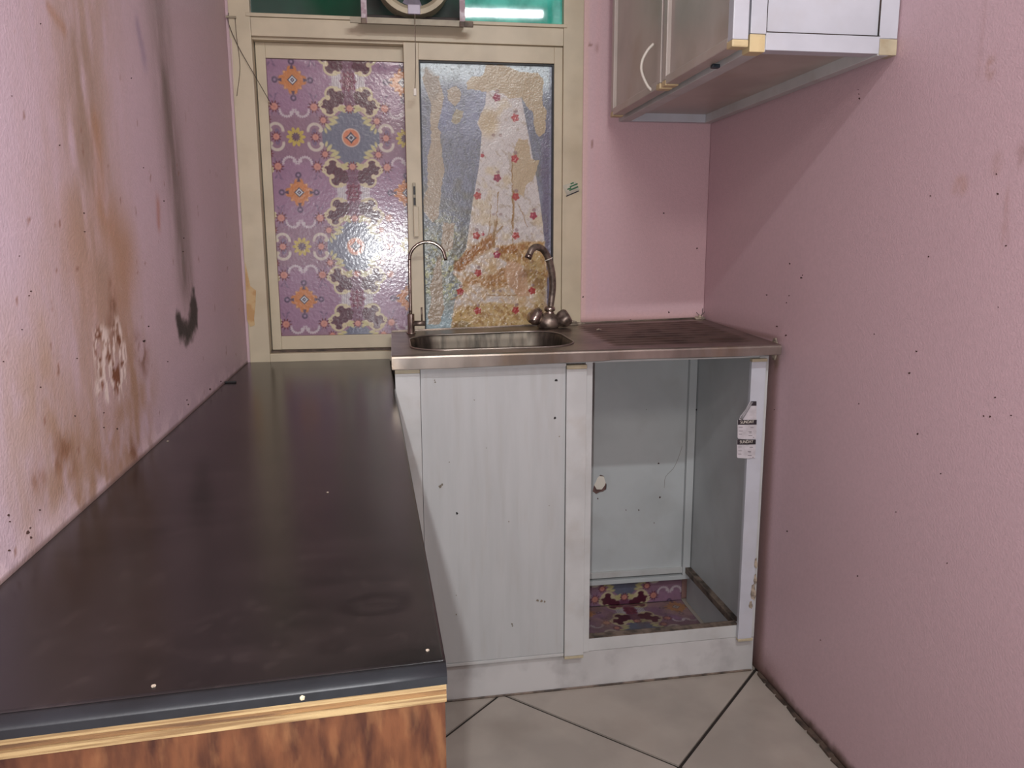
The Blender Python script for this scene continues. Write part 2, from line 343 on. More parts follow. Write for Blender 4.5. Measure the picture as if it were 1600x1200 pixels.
# window wall: pieces round the opening
WX0, WX1, WZ0, WZ1 = .0075, .942, .79, 2.10
def back_col(u, v, P):
    x, z = P[:, 0], P[:, 2]; C = np.tile(np.array([203., 170, 175]), (len(x), 1)); n3 = fbm(x, z, 50, 19)
    lay(C, sm(.94+.022, .94+.016, x+.002*n3)*.6, (214, 178, 170)); lay(C, sm(.012, .0, np.abs(x-.985))*.3, (210, 168, 170))
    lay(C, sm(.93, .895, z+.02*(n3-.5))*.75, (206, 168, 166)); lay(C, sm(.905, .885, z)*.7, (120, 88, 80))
    for px, py, a, b in ((925, 225, .004, .012), (922, 70, .006, .005), (932, 75, .003, .02)):
        q = onY(px, py, 0); d = np.hypot((x-q[0])/a, (z-q[2])/b); lay(C, sm(1.3, .5, d)*.7, (130, 92, 80))
    return C
wb = sheet('wall_back', (WX1, 0, .0), (WR+.02-WX1, 0, 0), (0, 0, ZC), 70, 420, back_col, M['pink_painted'], thick=.12, kind='structure')
obj('wall_section', box(-.02, WX1, 0, .12, 0, WZ0), M['grime'], wb)  # darkness seen through the cabinet's hole put into this wall's colour
obj('wall_section', box(-.02, WX1, 0, .12, WZ1, ZC), M['pink'], wb)
obj('wall_section', box(-.02, WX0, 0, .12, WZ0, WZ1), M['pink'], wb)

# specks on walls (one joined part each)
def specks(name, pts, fn, parent, size, m='speck'):
    bm = bmesh.new()
    for k, (px, py, s) in enumerate(pts):
        c = np.array(fn(px, py)); e1 = np.array(fn(px+1, py))-c; e2 = np.array(fn(px, py+1))-c
        r = size*s; ring = [c+(e1*math.cos(a)*r*(1+.3*math.sin(3*a+k))+e2*math.sin(a)*r*(1+.3*math.cos(2*a+k*2))) for a in [2*math.pi*j/9 for j in range(9)]]
        nn = np.cross(e1, e2); nn = nn/np.linalg.norm(nn)
        if nn @ (CAM-c) < 0: nn = -nn
        prism([q for q in ring], tuple(nn*.0006), bm)
    return obj(name, bm, M[m], parent, kind='stuff')
specks('dirt_specks', [(1252, 434, 2), (1254, 430, 1), (1234, 412, 1.4), (1198, 461, 1.4), (1233, 462, 1), (1229, 473, 1), (1214, 510, 1.8), (1228, 524, 1.8), (1366, 522, 1), (1432, 549, 1.8), (1421, 583, 2), (1343, 154, 1.6), (1342, 147, 1), (1341, 140, .8), (1557, 272, 1.4), (1559, 303, 2), (1572, 384, 1.8), (1451, 401, 1.4), (1454, 306, 1.2), (1555, 621, 1.8), (1547, 651, 1.8), (1537, 650, 1.4), (1580, 649, 1.6), (1434, 678, 1.8), (1342, 631, 1), (1400, 800, 1), (1470, 740, 1.3), (1340, 900, 1.2), (1560, 480, 1), (1480, 880, 1.2), (1230, 830, 1.2), (1282, 1000, 1), (1210, 640, 1)], onR, wr_, .8)
specks('dirt_specks', [(14, 860, 3), (43, 832, 4), (48, 840, 2.5), (62, 797, 2), (47, 825, 2), (13, 805, 2.5), (15, 815, 2), (120, 560, 1.5), (63, 605, 1.6), (34, 515, 1.4), (225, 533, 3), (232, 510, 1.6), (262, 565, 1.2), (292, 625, 1.6), (294, 632, 1.4), (117, 650, 1.6), (162, 645, 1.5), (162, 668, 1.4), (183, 670, 1.8), (48, 455, 2), (45, 462, 1.4), (131, 333, 1.6), (132, 362, 1.6), (93, 227, 1.5), (256, 314, 1.3), (286, 393, 1.6), (287, 372, 1.4), (63, 37, 1.3), (18, 150, 1.2), (205, 122, 1.3), (224, 262, 1), (5, 565, 1.5), (30, 400, 1.2), (328, 608, 2), (345, 596, 1.4)], onL, wl, .65)
specks('dirt_specks', [(1037, 333, 1.3), (1089, 388, 1.2), (1045, 488, 1.2), (985, 500, 1.2), (911, 464, 1.2), (906, 430, 1.2)], lambda a, b: onY(a, b, 0), wb, 1.0)

# ------------------------------------------------------------------ window
win = struct_empty('window_1', (.47, 0, .80))
win['label'] = 'cream aluminium sliding window with patterned vinyl pane left and peeling film pane right'
FY = -.004
of = bmesh.new()
box(WX0, .061, FY, .07, WZ0, WZ1, .0015, of); box(.8855, WX1, FY, .07, WZ0, WZ1, .0015, of)
box(.061, .8855, FY, .07, WZ0, .8185, .0015, of)
obj('outer_frame', of, M['frame'], win)
tb = bmesh.new(); box(.0615, .885, FY, .07, 1.648, 1.6935, .0012, tb); box(.0505, .895, FY-.003, .04, 1.6945, 1.7035, .0015, tb)
box(.061, .885, FY+.012, .07, 1.642, 1.648, 0, tb)
obj('transom_bar', tb, M['frame'], win)
obj('window_track', box(.061, .8855, .02, .07, .8185, .824), M['grime'], win)
# left sash (behind)
def sash(x0, x1, z0, z1, px0, px1, pz0, pz1, y0, y1, m):
    b = bmesh.new(); box(x0, px0, y0, y1, z0, z1, .0012, b); box(px1, x1, y0, y1, z0, z1, .0012, b)
    box(px0, px1, y0+.0006, y1, z0, pz0, .0012, b); box(px0, px1, y0+.0006, y1, pz1, z1, .0012, b); return obj('sash', b, M[m], win)
s1 = sash(.0635, .486, .8245, 1.6415, .0885, .4505, .8625, 1.603, .034, .056, 'frame')
obj('glass_pane', box(.0885, .4505, .044, .048, .8625, 1.603), M['glass_back'], s1)
# printed vinyl: repeat of .295 m
PP = .295; PC = (.3085, 1.3855)
_c = onY(547, 215, .04); PC = (_c[0], _c[2]); _c2 = onY(552, 385, .04); PP = abs(_c[2]-_c2[2])
def film_rgb(x, z):
    a = (x-PC[0])/PP; b = (z-PC[1])/PP
    a = a-np.round(a); b = b-np.round(b); s = np.abs(a); t = np.abs(b); e = .006
    M_ = lambda d: sm(e, -e, d)
    C = np.tile(np.array([156., 116, 144]), (len(x), 1)); nz = fbm(x, z, 25, 3)
    lay(C, sm(.26, .16, t)*.75, (142, 106, 122)); lay(C, (nz-.5)*.5, (128, 96, 124))
    circ = lambda cs, ct, r: np.hypot(s-cs, t-ct)-r
    ell = lambda cs, ct, ra, rb, th: (np.hypot(((s-cs)*math.cos(th)+(t-ct)*math.sin(th))/ra, (-(s-cs)*math.sin(th)+(t-ct)*math.cos(th))/rb)-1)*min(ra, rb)
    # column strip
    lay(C, M_(s-.045)*sm(.27, .3, t), (116, 66, 92))
    # white fluted shafts
    k = M_(np.abs(s-.108)-.042)*M_(np.abs(t-.5)-.082-.006*np.cos(s*90)); lay(C, k, (206, 198, 200)); lay(C, k*sm(.3, .8, np.sin(s*2*math.pi/.0165))*.6, (140, 118, 134))
    lay(C, M_(np.hypot((s-.165)*1., (np.abs(t-.5)-.03))-.012)*.5, (176, 168, 176))
    # maroon leaf knot
    r = .066*(1+.18*np.cos(7*np.arctan2(t-.5, s)))
    lay(C, M_(np.hypot(s, (t-.5)*.72)-r), (124, 46, 74)); lay(C, M_(np.abs(np.hypot(s, (t-.5)*.72)-r*.55)-.006)*.6, (86, 30, 52)); lay(C, M_(s-.005)*M_(np.abs(t-.5)-.09)*.5, (160, 80, 100))
    # grey-blue medallion ground
    g = np.maximum(np.maximum(s*.92+t-.30, t-.235), s-.262); lay(C, M_(g), (106, 108, 128))
    # dark baroque lobes with cream outline
    lobes = [(.085, .37, .046), (.150, .385, .050), (.135, .32, .052), (.205, .30, .040), (.182, .25, .044), (.235, .285, .026), (.075, .325, .030)]
    d = np.min([circ(*q) for q in lobes], 0); d = np.maximum(d, -circ(.192, .352, .018)); d = np.maximum(d, -circ(.232, .237, .014)); d = np.maximum(d, -(circ(.125, .245, .022))); d = np.maximum(d, -(circ(.112, .43, .018)))
    out = M_(np.abs(d-.010)-.011); lay(C, out*sm(.05, .075, s), (205, 190, 150)); lay(C, M_(d+.001), (84, 24, 46))
    for cs, ct, r0 in ((.192, .352, .016), (.232, .235, .015), (.128, .245, .018), (.112, .43, .016), (.262, .30, .016)):
        lay(C, M_(np.abs(circ(cs, ct, r0))-.007), (208, 192, 152))
    # cream leaves
    for q in ((.070, .262, .040, .022, -.5), (.052, .240, .024, .016, .6), (.158, .150, .046, .018, .5), (.170, .120, .030, .013, -.1), (.205, .095, .038, .016, .9), (.228, .060, .026, .012, 1.3), (.135, .178, .030, .014, .1)):
        lay(C, M_(ell(*q)), (196, 184, 128))
    # blossoms
    def bloom(cs, ct, R, ri):
        th = np.arctan2(t-ct, s-cs); rr = np.hypot(s-cs, t-ct)
        lay(C, M_(rr-R*(.80+.22*np.cos(10*th))), (112, 48, 62)); lay(C, M_(rr-ri), (206, 138, 122)); lay(C, M_(rr-ri*.35)*.4, (180, 100, 90))
    # C scrolls round side blossom
    for (cs, ct, R) in ((.325, .055, .062),):
        rr = np.hypot(s-cs, t-ct); ang = np.arctan2(t-ct, s-cs); lay(C, M_(np.abs(rr-R)-.013)*sm(-.35, .0, ang), (204, 190, 176))
    lay(C, M_(circ(.275, .06, .018)), (206, 192, 170))
    lay(C, M_(ell(.335, .045, .02, .03, .3))*.7, (104, 84, 122))
    bloom(.0, .262, .05, .028); bloom(.245, .152, .046, .026); bloom(.322, .266, .055, .032); bloom(.323, 0, .048, .028)
    for q in ((.355, .215, .022, .007, 1.9), (.30, .21, .02, .006, 1.4), (.33, .335, .03, .006, 1.2), (.30, .36, .02, .008, 2.2), (.345, .375, .018, .008, .6), (.365, .29, .014, .006, 0)):
        lay(C, M_(ell(*q))*.6, (104, 78, 110))
    # centre disc
    rr = np.hypot(s, t); lay(C, M_(rr-.085), (216, 180, 160)); lay(C, M_(rr-.074), (214, 124, 84)); dd = (s**.8+t**.8)**1.25
    lay(C, M_(dd-.058), (60, 48, 66)); lay(C, M_(np.abs(s+t-.026)-.007), (200, 200, 205))
    # orange diamonds at the corners
    S_, T_ = np.abs(s-.5), np.abs(t-.5); q = S_+T_+.012*np.cos(12*np.arctan2(T_, S_+1e-6))
    lay(C, M_(q-.150)*.35, (176, 120, 90)); lay(C, M_(q-.135), (204, 124, 62))
    for (cs, ct) in ((.07, .07),): lay(C, M_(np.hypot(S_-cs, T_-ct)-.010)*.7, (226, 176, 120))
    for (p, r2) in ((S_, T_), (T_, S_)):
        lay(C, M_(r2-(.145-p)*.35)*M_(np.abs(p-.118)-.022), (84, 56, 84))
        o_ = np.hypot(p-.158, r2); lay(C, M_(o_-.028), (88, 62, 92)); lay(C, M_(o_-.012), (160, 130, 160))
    lay(C, M_(S_+T_-.046), (48, 42, 62)); lay(C, M_(np.abs(S_+T_-.028)-.008), (212, 212, 216)); lay(C, M_(S_+T_-.009), (200, 180, 190))
    # yellow daisy
    rr = np.hypot(S_, t); th = np.arctan2(t, s-.5); lay(C, M_(rr-.088*(.62+.38*np.abs(np.cos(5*th)))), (196, 170, 76)); lay(C, M_(rr-.034*(.7+.5*np.abs(np.cos(5*th)))), (98, 66, 92)); lay(C, M_(np.abs(np.cos(5*th))*rr-.006)*M_(rr-.05)*.5, (120, 90, 90))
    # pale brackets
    rr = np.hypot(S_-.07, t-.240); k = M_(np.abs(rr-.060)-.010-.004*np.cos(20*np.arctan2(t-.24, S_-.07)))*sm(.262, .235, t); lay(C, k, (200, 184, 190)); lay(C, M_(np.hypot(S_-.028, t-.215)-.016), (200, 184, 190))
    g_ = C @ np.array([.3, .55, .15]); C += (g_[:, None]*np.array([1.0, .985, 1.0])-C)*.06; return C*.93
def film_col(u, v, P): return film_rgb(P[:, 0]+.004*np.sin(P[:, 2]*4), P[:, 2])
sheet('vinyl_covering', (.0885, .0425, .8625), (.362, 0, 0), (0, 0, .7405), 300, 610, film_col, M['film'], s1, thick=.0015,
      disp=lambda u, v: 0.0003*np.sin(u*30+1.5*np.sin(v*7))+.0005*(fbm(u, v, 14, 8)-.5)+.0030*np.exp(-((.7405-v)/.02)**2)*fbm(u, v, 14, 18))
# right sash (in front)
s2 = sash(.4503, .8850, .8200, 1.6465, .4900, .8615, .868, 1.6035, .004, .030, 'frame')
gk = bmesh.new(); X0, X1, Z0, Z1 = .4900, .8615, .868, 1.6035
for q in ((X0, X0+.0042, Z0, Z1), (X1-.0042, X1, Z0, Z1), (X0+.0042, X1-.0042, Z1-.0048, Z1), (X0+.0042, X1-.0042, Z0, Z0+.004)): box(q[0], q[1], .010, .018, q[2], q[3], 0, gk)
obj('gasket', gk, M['black'], s2)
obj('glass_pane', box(X0+.001, X1-.001, .0185, .0225, Z0+.001, Z1-.001), M['glass_back'], s2)
RPY = .0165
def R3(cx, cy_): p = onY(650+cx/5.4545, 90+cy_/5.4545, RPY); return (p[0], p[2])
def R4(cx, cy_): p = onY(650+cx/5.4545, 300+cy_/5.4545, RPY); return (p[0], p[2])
def res_col(u, v, P):
    x, z = P[:, 0], P[:, 2]; C = np.tile(np.array([118., 120, 134]), (len(x), 1))
    nz = fbm(x, z, 22, 4); nf = fbm(x, z, 110, 5); ns = fbm(x*2.2+z*.5, z*.6, 60, 6); dg = fbm((x+z)*.8, (z-x)*.45, 110, 12)
    wx = x+.004*(nf-.5)*2; wz = z+.004*(fbm(x, z, 90, 15)-.5)*2
    M_ = lambda d, e=.0012: sm(e, -e, d)
    # streaky ground, glass reflections painted in as colour: pale blue on top, lavender, then greyer and greenish down the left
    lay(C, sm(1.30, 1.05, z)*.8, (118, 124, 128)); lay(C, sm(.45, .7, ns)*.7, (104, 106, 112)); lay(C, sm(.5, .75, nz)*sm(1.5, 1.25, z)*.6, (112, 108, 92))
    lay(C, sm(1.50, 1.56, z+.02*(nz-.5)-.02*np.sin((x-.49)*18))*.95, (198, 212, 216)); lay(C, sm(.6, .8, ns)*sm(1.48, 1.56, z)*.4, (128, 138, 140))
    dl, _ = seg_d(x, z, [R3(560, 300), R3(470, 560)]); lay(C, np.exp(-(dl/.035)**2)*.7, (146, 150, 172))
    dl, _ = seg_d(x, z, [R3(250, 430), R3(240, 560)]); lay(C, np.exp(-(dl/.025)**2)*.6, (128, 132, 162))
    lay(C, sm(.60, .55, x)*sm(1.22, 1.1, z)*.75, (158, 168, 160)); k = sm(.64, .56, x)*sm(1.25, 1.1, z)*sm(.93, 1.0, z)
    lay(C, k*sm(.5, .62, nf), (172, 172, 132)); lay(C, k*sm(.58, .66, fbm(x, z, 160, 25)), (116, 112, 92)); lay(C, sm(.95, .9, z)*sm(.66, .6, x)*.8, (150, 172, 180))  # pale specks paint in the flash glitter
    lay(C, sm(.825, .84, x+.02*(nz-.5)+(z-1.2)*.03)*sm(1.5, 1.4, z)*.8, (98, 90, 112)); lay(C, sm(.848, .852, x)*.6, (126, 128, 146))
    lay(C, sm(.62, .68, fbm(x, z, 200, 33))*.35, (84, 84, 84))
    TAN = (172, 152, 122)
    for i, (F, pts) in enumerate((
        (R3, [(90, 85), (130, 150), (190, 160), (210, 250), (235, 330), (225, 420), (185, 580), (210, 650), (220, 850), (250, 940), (230, 1010), (205, 1250), (185, 1370), (140, 1400), (60, 1310), (60, 1200), (100, 1100), (100, 850), (130, 690), (125, 550), (130, 400), (80, 260), (50, 170)]),
        (R3, [(270, 270), (340, 240), (380, 290), (380, 380), (330, 410), (270, 370)]),
        (R3, [(310, 500), (350, 430), (400, 460), (380, 550), (340, 575), (300, 540)]),
        (R4, [(230, 260), (330, 270), (310, 480), (250, 520), (215, 480)]),
        (R4, [(190, 530), (215, 560), (225, 800), (240, 1000), (200, 1130), (110, 1130), (105, 1060), (130, 900), (118, 800), (150, 680)]))):
        lay(C, M_(poly_d(wx, wz, [F(*p) for p in pts])), (158, 142, 122) if i != 2 else (146, 134, 110))
    lay(C, M_(poly_d(wx, wz, [R3(*p) for p in ((55, 100), (110, 90), (190, 170), (200, 300), (140, 380), (80, 260))]), .006)*.6, (136, 126, 116))
    # contact paper with a fine lattice
    film = [R3(*p) for p in ((600, 280), (740, 300), (900, 350), (940, 560), (985, 800), (1030, 1050), (1060, 1250))]+[R4(*p) for p in ((1080, 270), (1110, 600), (1125, 1180), (300, 1180), (320, 1000), (335, 910), (400, 790), (310, 690), (430, 480), (480, 100))]+[R3(*p) for p in ((490, 1200), (540, 900), (560, 640), (520, 560), (590, 400))]
    fd = poly_d(x+.0015*(nf-.5), z, film); k = M_(fd); lay(C, k, (192, 184, 180))
    for s_ in (1, -1):
        q = (x*1.25+s_*z)/.036; q = np.abs(q-np.round(q)); lay(C, k*sm(.045, .015, q)*.3, (150, 136, 134))
    lay(C, k*sm(.55, .75, nz)*.6, (190, 170, 132)); lay(C, k*sm(.62, .72, dg)*.35, (140, 118, 92))
    lay(C, k*sm(.03, .0, np.hypot(x-R3(620, 560)[0], (z-R3(620, 560)[1])*.7)-.01)*.6, (188, 164, 118))
    # tan glue patches
    for F, pts in ((R3, [(425, 215), (480, 165), (575, 150), (592, 60), (740, 62), (850, 110), (890, 125), (1040, 130), (1085, 180), (1080, 400), (1112, 450), (1100, 640), (1050, 672), (1010, 620), (1000, 470), (930, 400), (900, 340), (800, 350), (740, 310), (660, 280), (560, 290), (440, 270)]),
                   (R3, [(870, 690), (950, 700), (985, 860), (1050, 880), (1040, 930), (1000, 1040), (930, 1100), (915, 1180), (830, 1160), (820, 1000), (830, 800)]), (R3, [(545, 480), (600, 440), (700, 470), (660, 560), (560, 630), (530, 560)])):
        lay(C, M_(poly_d(wx, wz, [F(*p) for p in pts]))*(.95 if F is R3 and pts[0][0] != 545 else .6), TAN)
    # brown water stains low down, wiped diagonally
    BR = (146, 94, 40)
    lay(C, k*sm(1.16, 1.08, z+(x-.7)*.25+.05*(nz-.5))*sm(.25, .65, nz*.5+dg*.5)*.65, (182, 146, 96))
    for pts, rgb, kk in (([(320, 670), (320, 600), (440, 500), (560, 400), (640, 360), (690, 390), (640, 480), (520, 560), (380, 690)], BR, .95),
                         ([(680, 470), (800, 450), (930, 420), (1090, 420), (1130, 720), (1110, 800), (960, 780), (900, 620), (760, 600), (700, 560)], (170, 132, 76), .9),
                         ([(700, 470), (820, 455), (930, 440), (930, 490), (800, 540), (700, 520)], BR, .9),
                         ([(400, 740), (520, 690), (600, 720), (760, 640), (790, 800), (620, 830), (540, 780), (380, 810)], (158, 112, 60), .8),
                         ([(320, 1000), (520, 960), (690, 940), (850, 960), (1030, 1010), (1060, 1180), (300, 1180)], (178, 148, 92), .85),
                         ([(960, 500), (1090, 560), (1110, 800), (1080, 1150), (1010, 1100), (1010, 900), (950, 720)], (176, 150, 100), .8),
                         ([(310, 1150), (370, 1080), (460, 1110), (450, 1180), (320, 1180)], (126, 106, 66), .9)):
        d = poly_d(wx+.012*(dg-.5), wz+.012*(nz-.5), [R4(*p) for p in pts]); lay(C, sm(.004, -.006, d)*kk*sm(-.1, .5, dg*.4+nf*.3+nz*.3), rgb); lay(C, sm(.0, -.004, d)*sm(.52, .66, dg)*.45, (120, 82, 44)); lay(C, sm(.0, -.004, d)*sm(.60, .68, fbm((x+z), (z-x)*.4, 120, 52))*.4, (196, 178, 146))
    d = poly_d(wx, wz, [R4(*p) for p in ((780, 590), (880, 600), (940, 700), (965, 890), (870, 895), (800, 800), (745, 700))]); lay(C, M_(d, .003)*.9, (182, 146, 114))
    for a, b, w_ in (((820, -260), (822, 440), .0016), ((830, 0), (826, 300), .003), ((680, 250), (660, 470), .004), ((700, 0), (680, 380), .0012), ((640, 100), (620, 380), .0012), ((950, 300), (880, 120), .0012), ((740, 290), (690, 340), .002), ((300, 920), (380, 880), .002), ((600, 850), (590, 880), .002), ((590, 880), (860, 878), .0016)):
        d, _ = seg_d(wx, wz, [R4(*a), R4(*b)]); lay(C, sm(w_*1.6, w_*.3, d)*.8, (138, 104, 60))
    # printed berries and bows
    def berry(F, cx, cy_, r, rgb=(168, 52, 60)):
        c = F(cx, cy_); rr = r/5.4545/540.; th = np.arctan2(z-c[1], x-c[0]); d = np.hypot(x-c[0], z-c[1])-rr*(1+.14*np.cos(5*th+cx)); lay(C, M_(d), np.array(rgb)*.9)
        lay(C, M_(np.hypot((x-c[0]+rr*.3), (z-c[1]-rr*.2))-rr*.28)*.5, (206, 120, 120))
        lay(C, M_(np.hypot((x-c[0]-rr*.2), (z-c[1]-rr*1.6)*1.2)-rr*.55+.0015*(nf-.5)*2)*.75, (132, 106, 106))
    for q in ((688, 340), (845, 512), (692, 1025), (842, 862)): berry(R3, *q, 30, (150, 52, 76) if q[0] < 700 else (176, 60, 60))
    berry(R3, 566, 835, 15)
    for q in ((525, 32), (850, 40), (1000, 202), (515, 372), (850, 372), (690, 535), (530, 690), (376, 848), (990, 842), (525, 1012), (850, 1008)): berry(R4, *q, 29, (160, 50, 72) if q[0] in (1000, 690) else (172, 60, 52))
    berry(R4, 571, 360, 13)
    for F, cx, cy_ in ((R3, 690, 660), (R4, 690, 190), (R4, 690, 842)):
        for dx in (-30, 30): c = F(cx+dx, cy_); d = np.hypot((x-c[0]), (z-c[1])*1.2)-.0048-.003*(nf-.5); lay(C, M_(d)*.75, (140, 118, 112))
    lay(C, M_(np.hypot(x-R4(1075, 957)[0], z-R4(1075, 957)[1])-.0012), (30, 26, 26))
    return C
sheet('peeling_film', (X0+.0042, RPY, Z0+.004), (X1-X0-.0084, 0, 0), (0, 0, Z1-Z0-.0088), 260, 520, res_col, M['residue'], s2, thick=.001,
      disp=lambda u, v: .0012*(fbm(u, v, 30, 71)-.5)+.0016*(fbm(u, v, 120, 72, 2)-.5)*sm(.42, .2, v))
# latch on the meeting stile
lt = bmesh.new(); box(.4655, .4735, -.004, .0045, 1.139, 1.282, .001, lt); obj('latch', lt, M['frame_side'], s2)
lb = bmesh.new(); box(.4668, .4725, -.0048, -.0038, 1.250, 1.272, 0, lb); box(.4668, .4725, -.0048, -.0038, 1.222, 1.242, 0, lb); obj('latch_slot', lb, M['black'], s2)
lf = bmesh.new(); box(.4655, .4795, -.009, -.004, 1.136, 1.218, .0015, lf); obj('latch_slider', lf, M['frame'], s2)
# transom panes
obj('transom_pane', box(.061, .340, .020, .026, 1.7035, WZ1), M['green'], win)
obj('transom_board', box(.340, .606, .026, .032, 1.7035, WZ1), M['green_board'], win)
obj('transom_pane', box(.612, .8855, .020, .026, 1.7035, WZ1), M['teal'], win)
# paint daubs and grime at the left jamb
db = bmesh.new()
for (a, b_, c, d_) in ((358, 364, 60, 260), (366, 374, 260, 400), (378, 388, 478, 555)):
    pts = [onY(a-6, c, FY), onY(b_-2, c, FY), onY(b_, (c+d_)/2, FY), onY(b_-1, d_, FY), onY(a, d_, FY)]; prism([(p[0] if p[0] > .009 else .009, FY, p[2]) for p in pts], (0, -.0006, 0), db)
obj('paint_daub', db, M['pink'], win)

# ------------------------------------------------------------------ exhaust fan in its iron bracket
fan = thing('exhaust_fan', (.479, -.045, 1.672), 'round cream exhaust fan in a rusty iron bracket at the top of the window', 'fan')
fc = (.479, -.03, 1.797); prof = []
ring = bmesh.new(); segs = 40; pr = [(.098, -.03), (.098, .03), (.080, .03), (.076, .012), (.076, -.02), (.086, -.032)]
vr = [[ring.verts.new((fc[0]+math.cos(a)*r, fc[1]+y, fc[2]+math.sin(a)*r)) for r, y in pr] for a in [2*math.pi*i/segs for i in range(segs)]]
for i in range(segs):
    for j in range(len(pr)): ring.faces.new((vr[i][j], vr[i][(j+1) % 6], vr[(i+1) % segs][(j+1) % 6], vr[(i+1) % segs][j]))
obj('fan_ring', ring, M['cream_plastic'], fan, smooth=False)
obj('motor_hub', lathe([(.012, 0), (.026, .003), (.03, .012), (.03, .03)], (fc[0], fc[1]-.012, fc[2]), (0, 1, 0)), M['hub'], fan, smooth=True)
for k in range(5):
    b = bmesh.new(); a0 = 2*math.pi*k/5-.35
    P = []
    for r, wd in ((.028, .25), (.05, .36), (.070, .38)):
        P.append([(fc[0]+math.cos(a0+s*wd)*r, fc[1]+.006+.012*s, fc[2]+math.sin(a0+s*wd)*r) for s in (-1, -.3, .3, 1)])
    V1 = [[b.verts.new(p) for p in row] for row in P]
    for i in range(2):
        for j in range(3): b.faces.new((V1[i][j], V1[i][j+1], V1[i+1][j+1], V1[i+1][j]))
    bmesh.ops.solidify(b, geom=list(b.faces), thickness=.0015)
    obj('fan_blade', b, M['hub'], fan)
obj('ring_clip', box(.463, .495, -.066, -.055, 1.699, 1.722, .002), M['hub'], fan)
obj('angle_iron', box(.3155, .628, -.058, -.053, 1.6745, 1.6895, .0008), M['frame_side'], fan)
obj('angle_shelf', box(.335, .612, -.053, -.010, 1.6845, 1.6895, .0008), M['wood_dark'], fan)
obj('mounting_board', box(.352, .603, -.020, -.008, 1.6895, 1.706, .001), M['wood_dark'], fan)
for x in (.3445, .5965): 
    o = obj('strap', box(x, x+.0145, -.0605, -.0575, 1.676, 1.99, .0006), M['rust_paint'], fan)
    obj('strap_weld', box(x-.001, x+.013, -.0622, -.0588, 1.6725, 1.6865, .002), M['rust'], o)
obj('bracket_end', box(.608, .632, -.0615, -.0535, 1.6735, 1.6875, .002), M['rust'], fan)
pc = obj('pull_cord', tube(spline([(.481, -.064, 1.700), (.480, -.066, 1.66), (.4795, -.062, 1.58), (.4765, -.052, 1.518)]), .0011, 6), M['cord_pale'], fan)
obj('cord_toggle', box(.4725, .4805, -.056, -.048, 1.500, 1.519, .0015), M['handle'], pc)
wires = thing('loose_wire', (.0105, -.012, 1.69), 'thin dark wire strung from the top left window corner across the frame', 'wire')
P = lambda px, py, Y=-.008: tuple(onY(px, py, Y))
obj('wire_strand', tube(spline([P(357, 20), P(357, 36), P(372, 72), P(398, 118), P(425, 165, .03)]), .0009, 6), M['cord'], wires)
obj('wire_strand', tube(spline([P(367, 25), P(370, 60), P(375, 105), P(370, 150)]), .0007, 6), M['cord'], wires)
cl = bmesh.new(); tube([P(353, 26), P(369, 27)], .0028, 8, cl); obj('wire_clip', cl, M['frame_side'], wires)

# ------------------------------------------------------------------ sink cabinet
cab = thing('sink_cabinet', (.86, -.25, 0), 'white aluminium-framed sink base cabinet with one door and an open right bay', 'cabinet')
def FB(x0, x1, z0, z1, off0, off1, bev=.0012, bm=None):   # slab lying on the cabinet's slightly skewed front; off = distance in front of it
    bm_ = box(x0, x1, -off1, -off0, z0, z1, bev, None, lambda x, y, z: (x, fy(x)+y, z))
    return merge(bm, bm_) if bm is not None else bm_
D = .018
obj('plinth', FB(.4035, 1.314, .001, .0985, -.015, .000, .001), M['toe'], cab)
pl = obj('plinth_rail', FB(.848, 1.300, .100, .133, -.02, .0015, .001), M['white'], cab)
obj('rail_grime', FB(.866, 1.268, .1332, .1348, -.022, .0, 0), M['grime_light'], pl)
obj('plinth_sealant', tube([(.42, fy(.42)-.001, .002), (.9, fy(.9)-.001, .002), (1.31, fy(1.31)-.001, .002)], .003, 6), M['grime_light'], cab)
# door, left bay
door = obj('door', FB(.4585, .7975, .1085, .834, .002, D-.006, .001), M['white_panel'], cab)
obj('door_stile', FB(.4020, .4575, .1085, .8285, .002, D), M['white'], door)
obj('door_stile', FB(.7985, .8472, .1005, .8265, .002, D), M['white'], door)
obj('door_rail', FB(.4585, .7975, .8335, .8415, .002, D), M['white'], door)
obj('door_rail', FB(.4585, .7975, .1000, .1078, .002, D-.004), M['white'], door)
obj('corner_cap', FB(.402, .4575, .8290, .8385, .002, D+.0015), M['cap2'], door)
obj('corner_cap', FB(.7985, .8472, .8270, .8365, .002, D+.0015), M['cap2'], door)
obj('corner_cap', FB(.7985, .8472, .0935, .1000, .002, D+.0015), M['cap2'], door)
specks('screw_hole', [(869, 594, 2.2), (867, 653, 1.8), (714, 802, 1.7)], lambda a, b: onF(a, b, D-.005), door, 1., 'black')
specks('scuff_marks', [(680, 597, 1.2), (679, 594, .9), (741, 625, .8), (760, 700, .7), (688, 760, 2.4), (691, 757, 1.5), (840, 938, 2.0), (846, 939, 2), (851, 940, 1.4), (800, 975, 1.3), (801, 978, 1), (713, 960, 1), (713, 930, .8), (702, 722, .9), (872, 830, .0), (795, 815, .9), (874, 682, 1), (858, 790, .6)], lambda a, b: onF(a, b, D-.005), door, 1., 'cord_pale')
obj('post', FB(.8475, .8650, .0995, .842, -.030, .004), M['white'], cab)
obj('post', FB(.4035, .420, .0995, .842, -.030, .001), M['white'], cab)
obj('top_rail', FB(.4035, 1.314, .838, .856, -.03, .001), M['white'], cab)
pst = obj('door_stile', FB(1.262, 1.300, .1015, .8300, .004, .016), M['white_clean'], cab)
obj('post', FB(1.288, 1.3115, .0995, .842, -.030, .006), M['white'], cab)
obj('corner_cap', FB(1.262, 1.302, .8300, .8375, .004, .018), M['cap2'], cab)
obj('corner_cap', FB(1.262, 1.303, .0950, .1015, .004, .018), M['cap2'], cab)
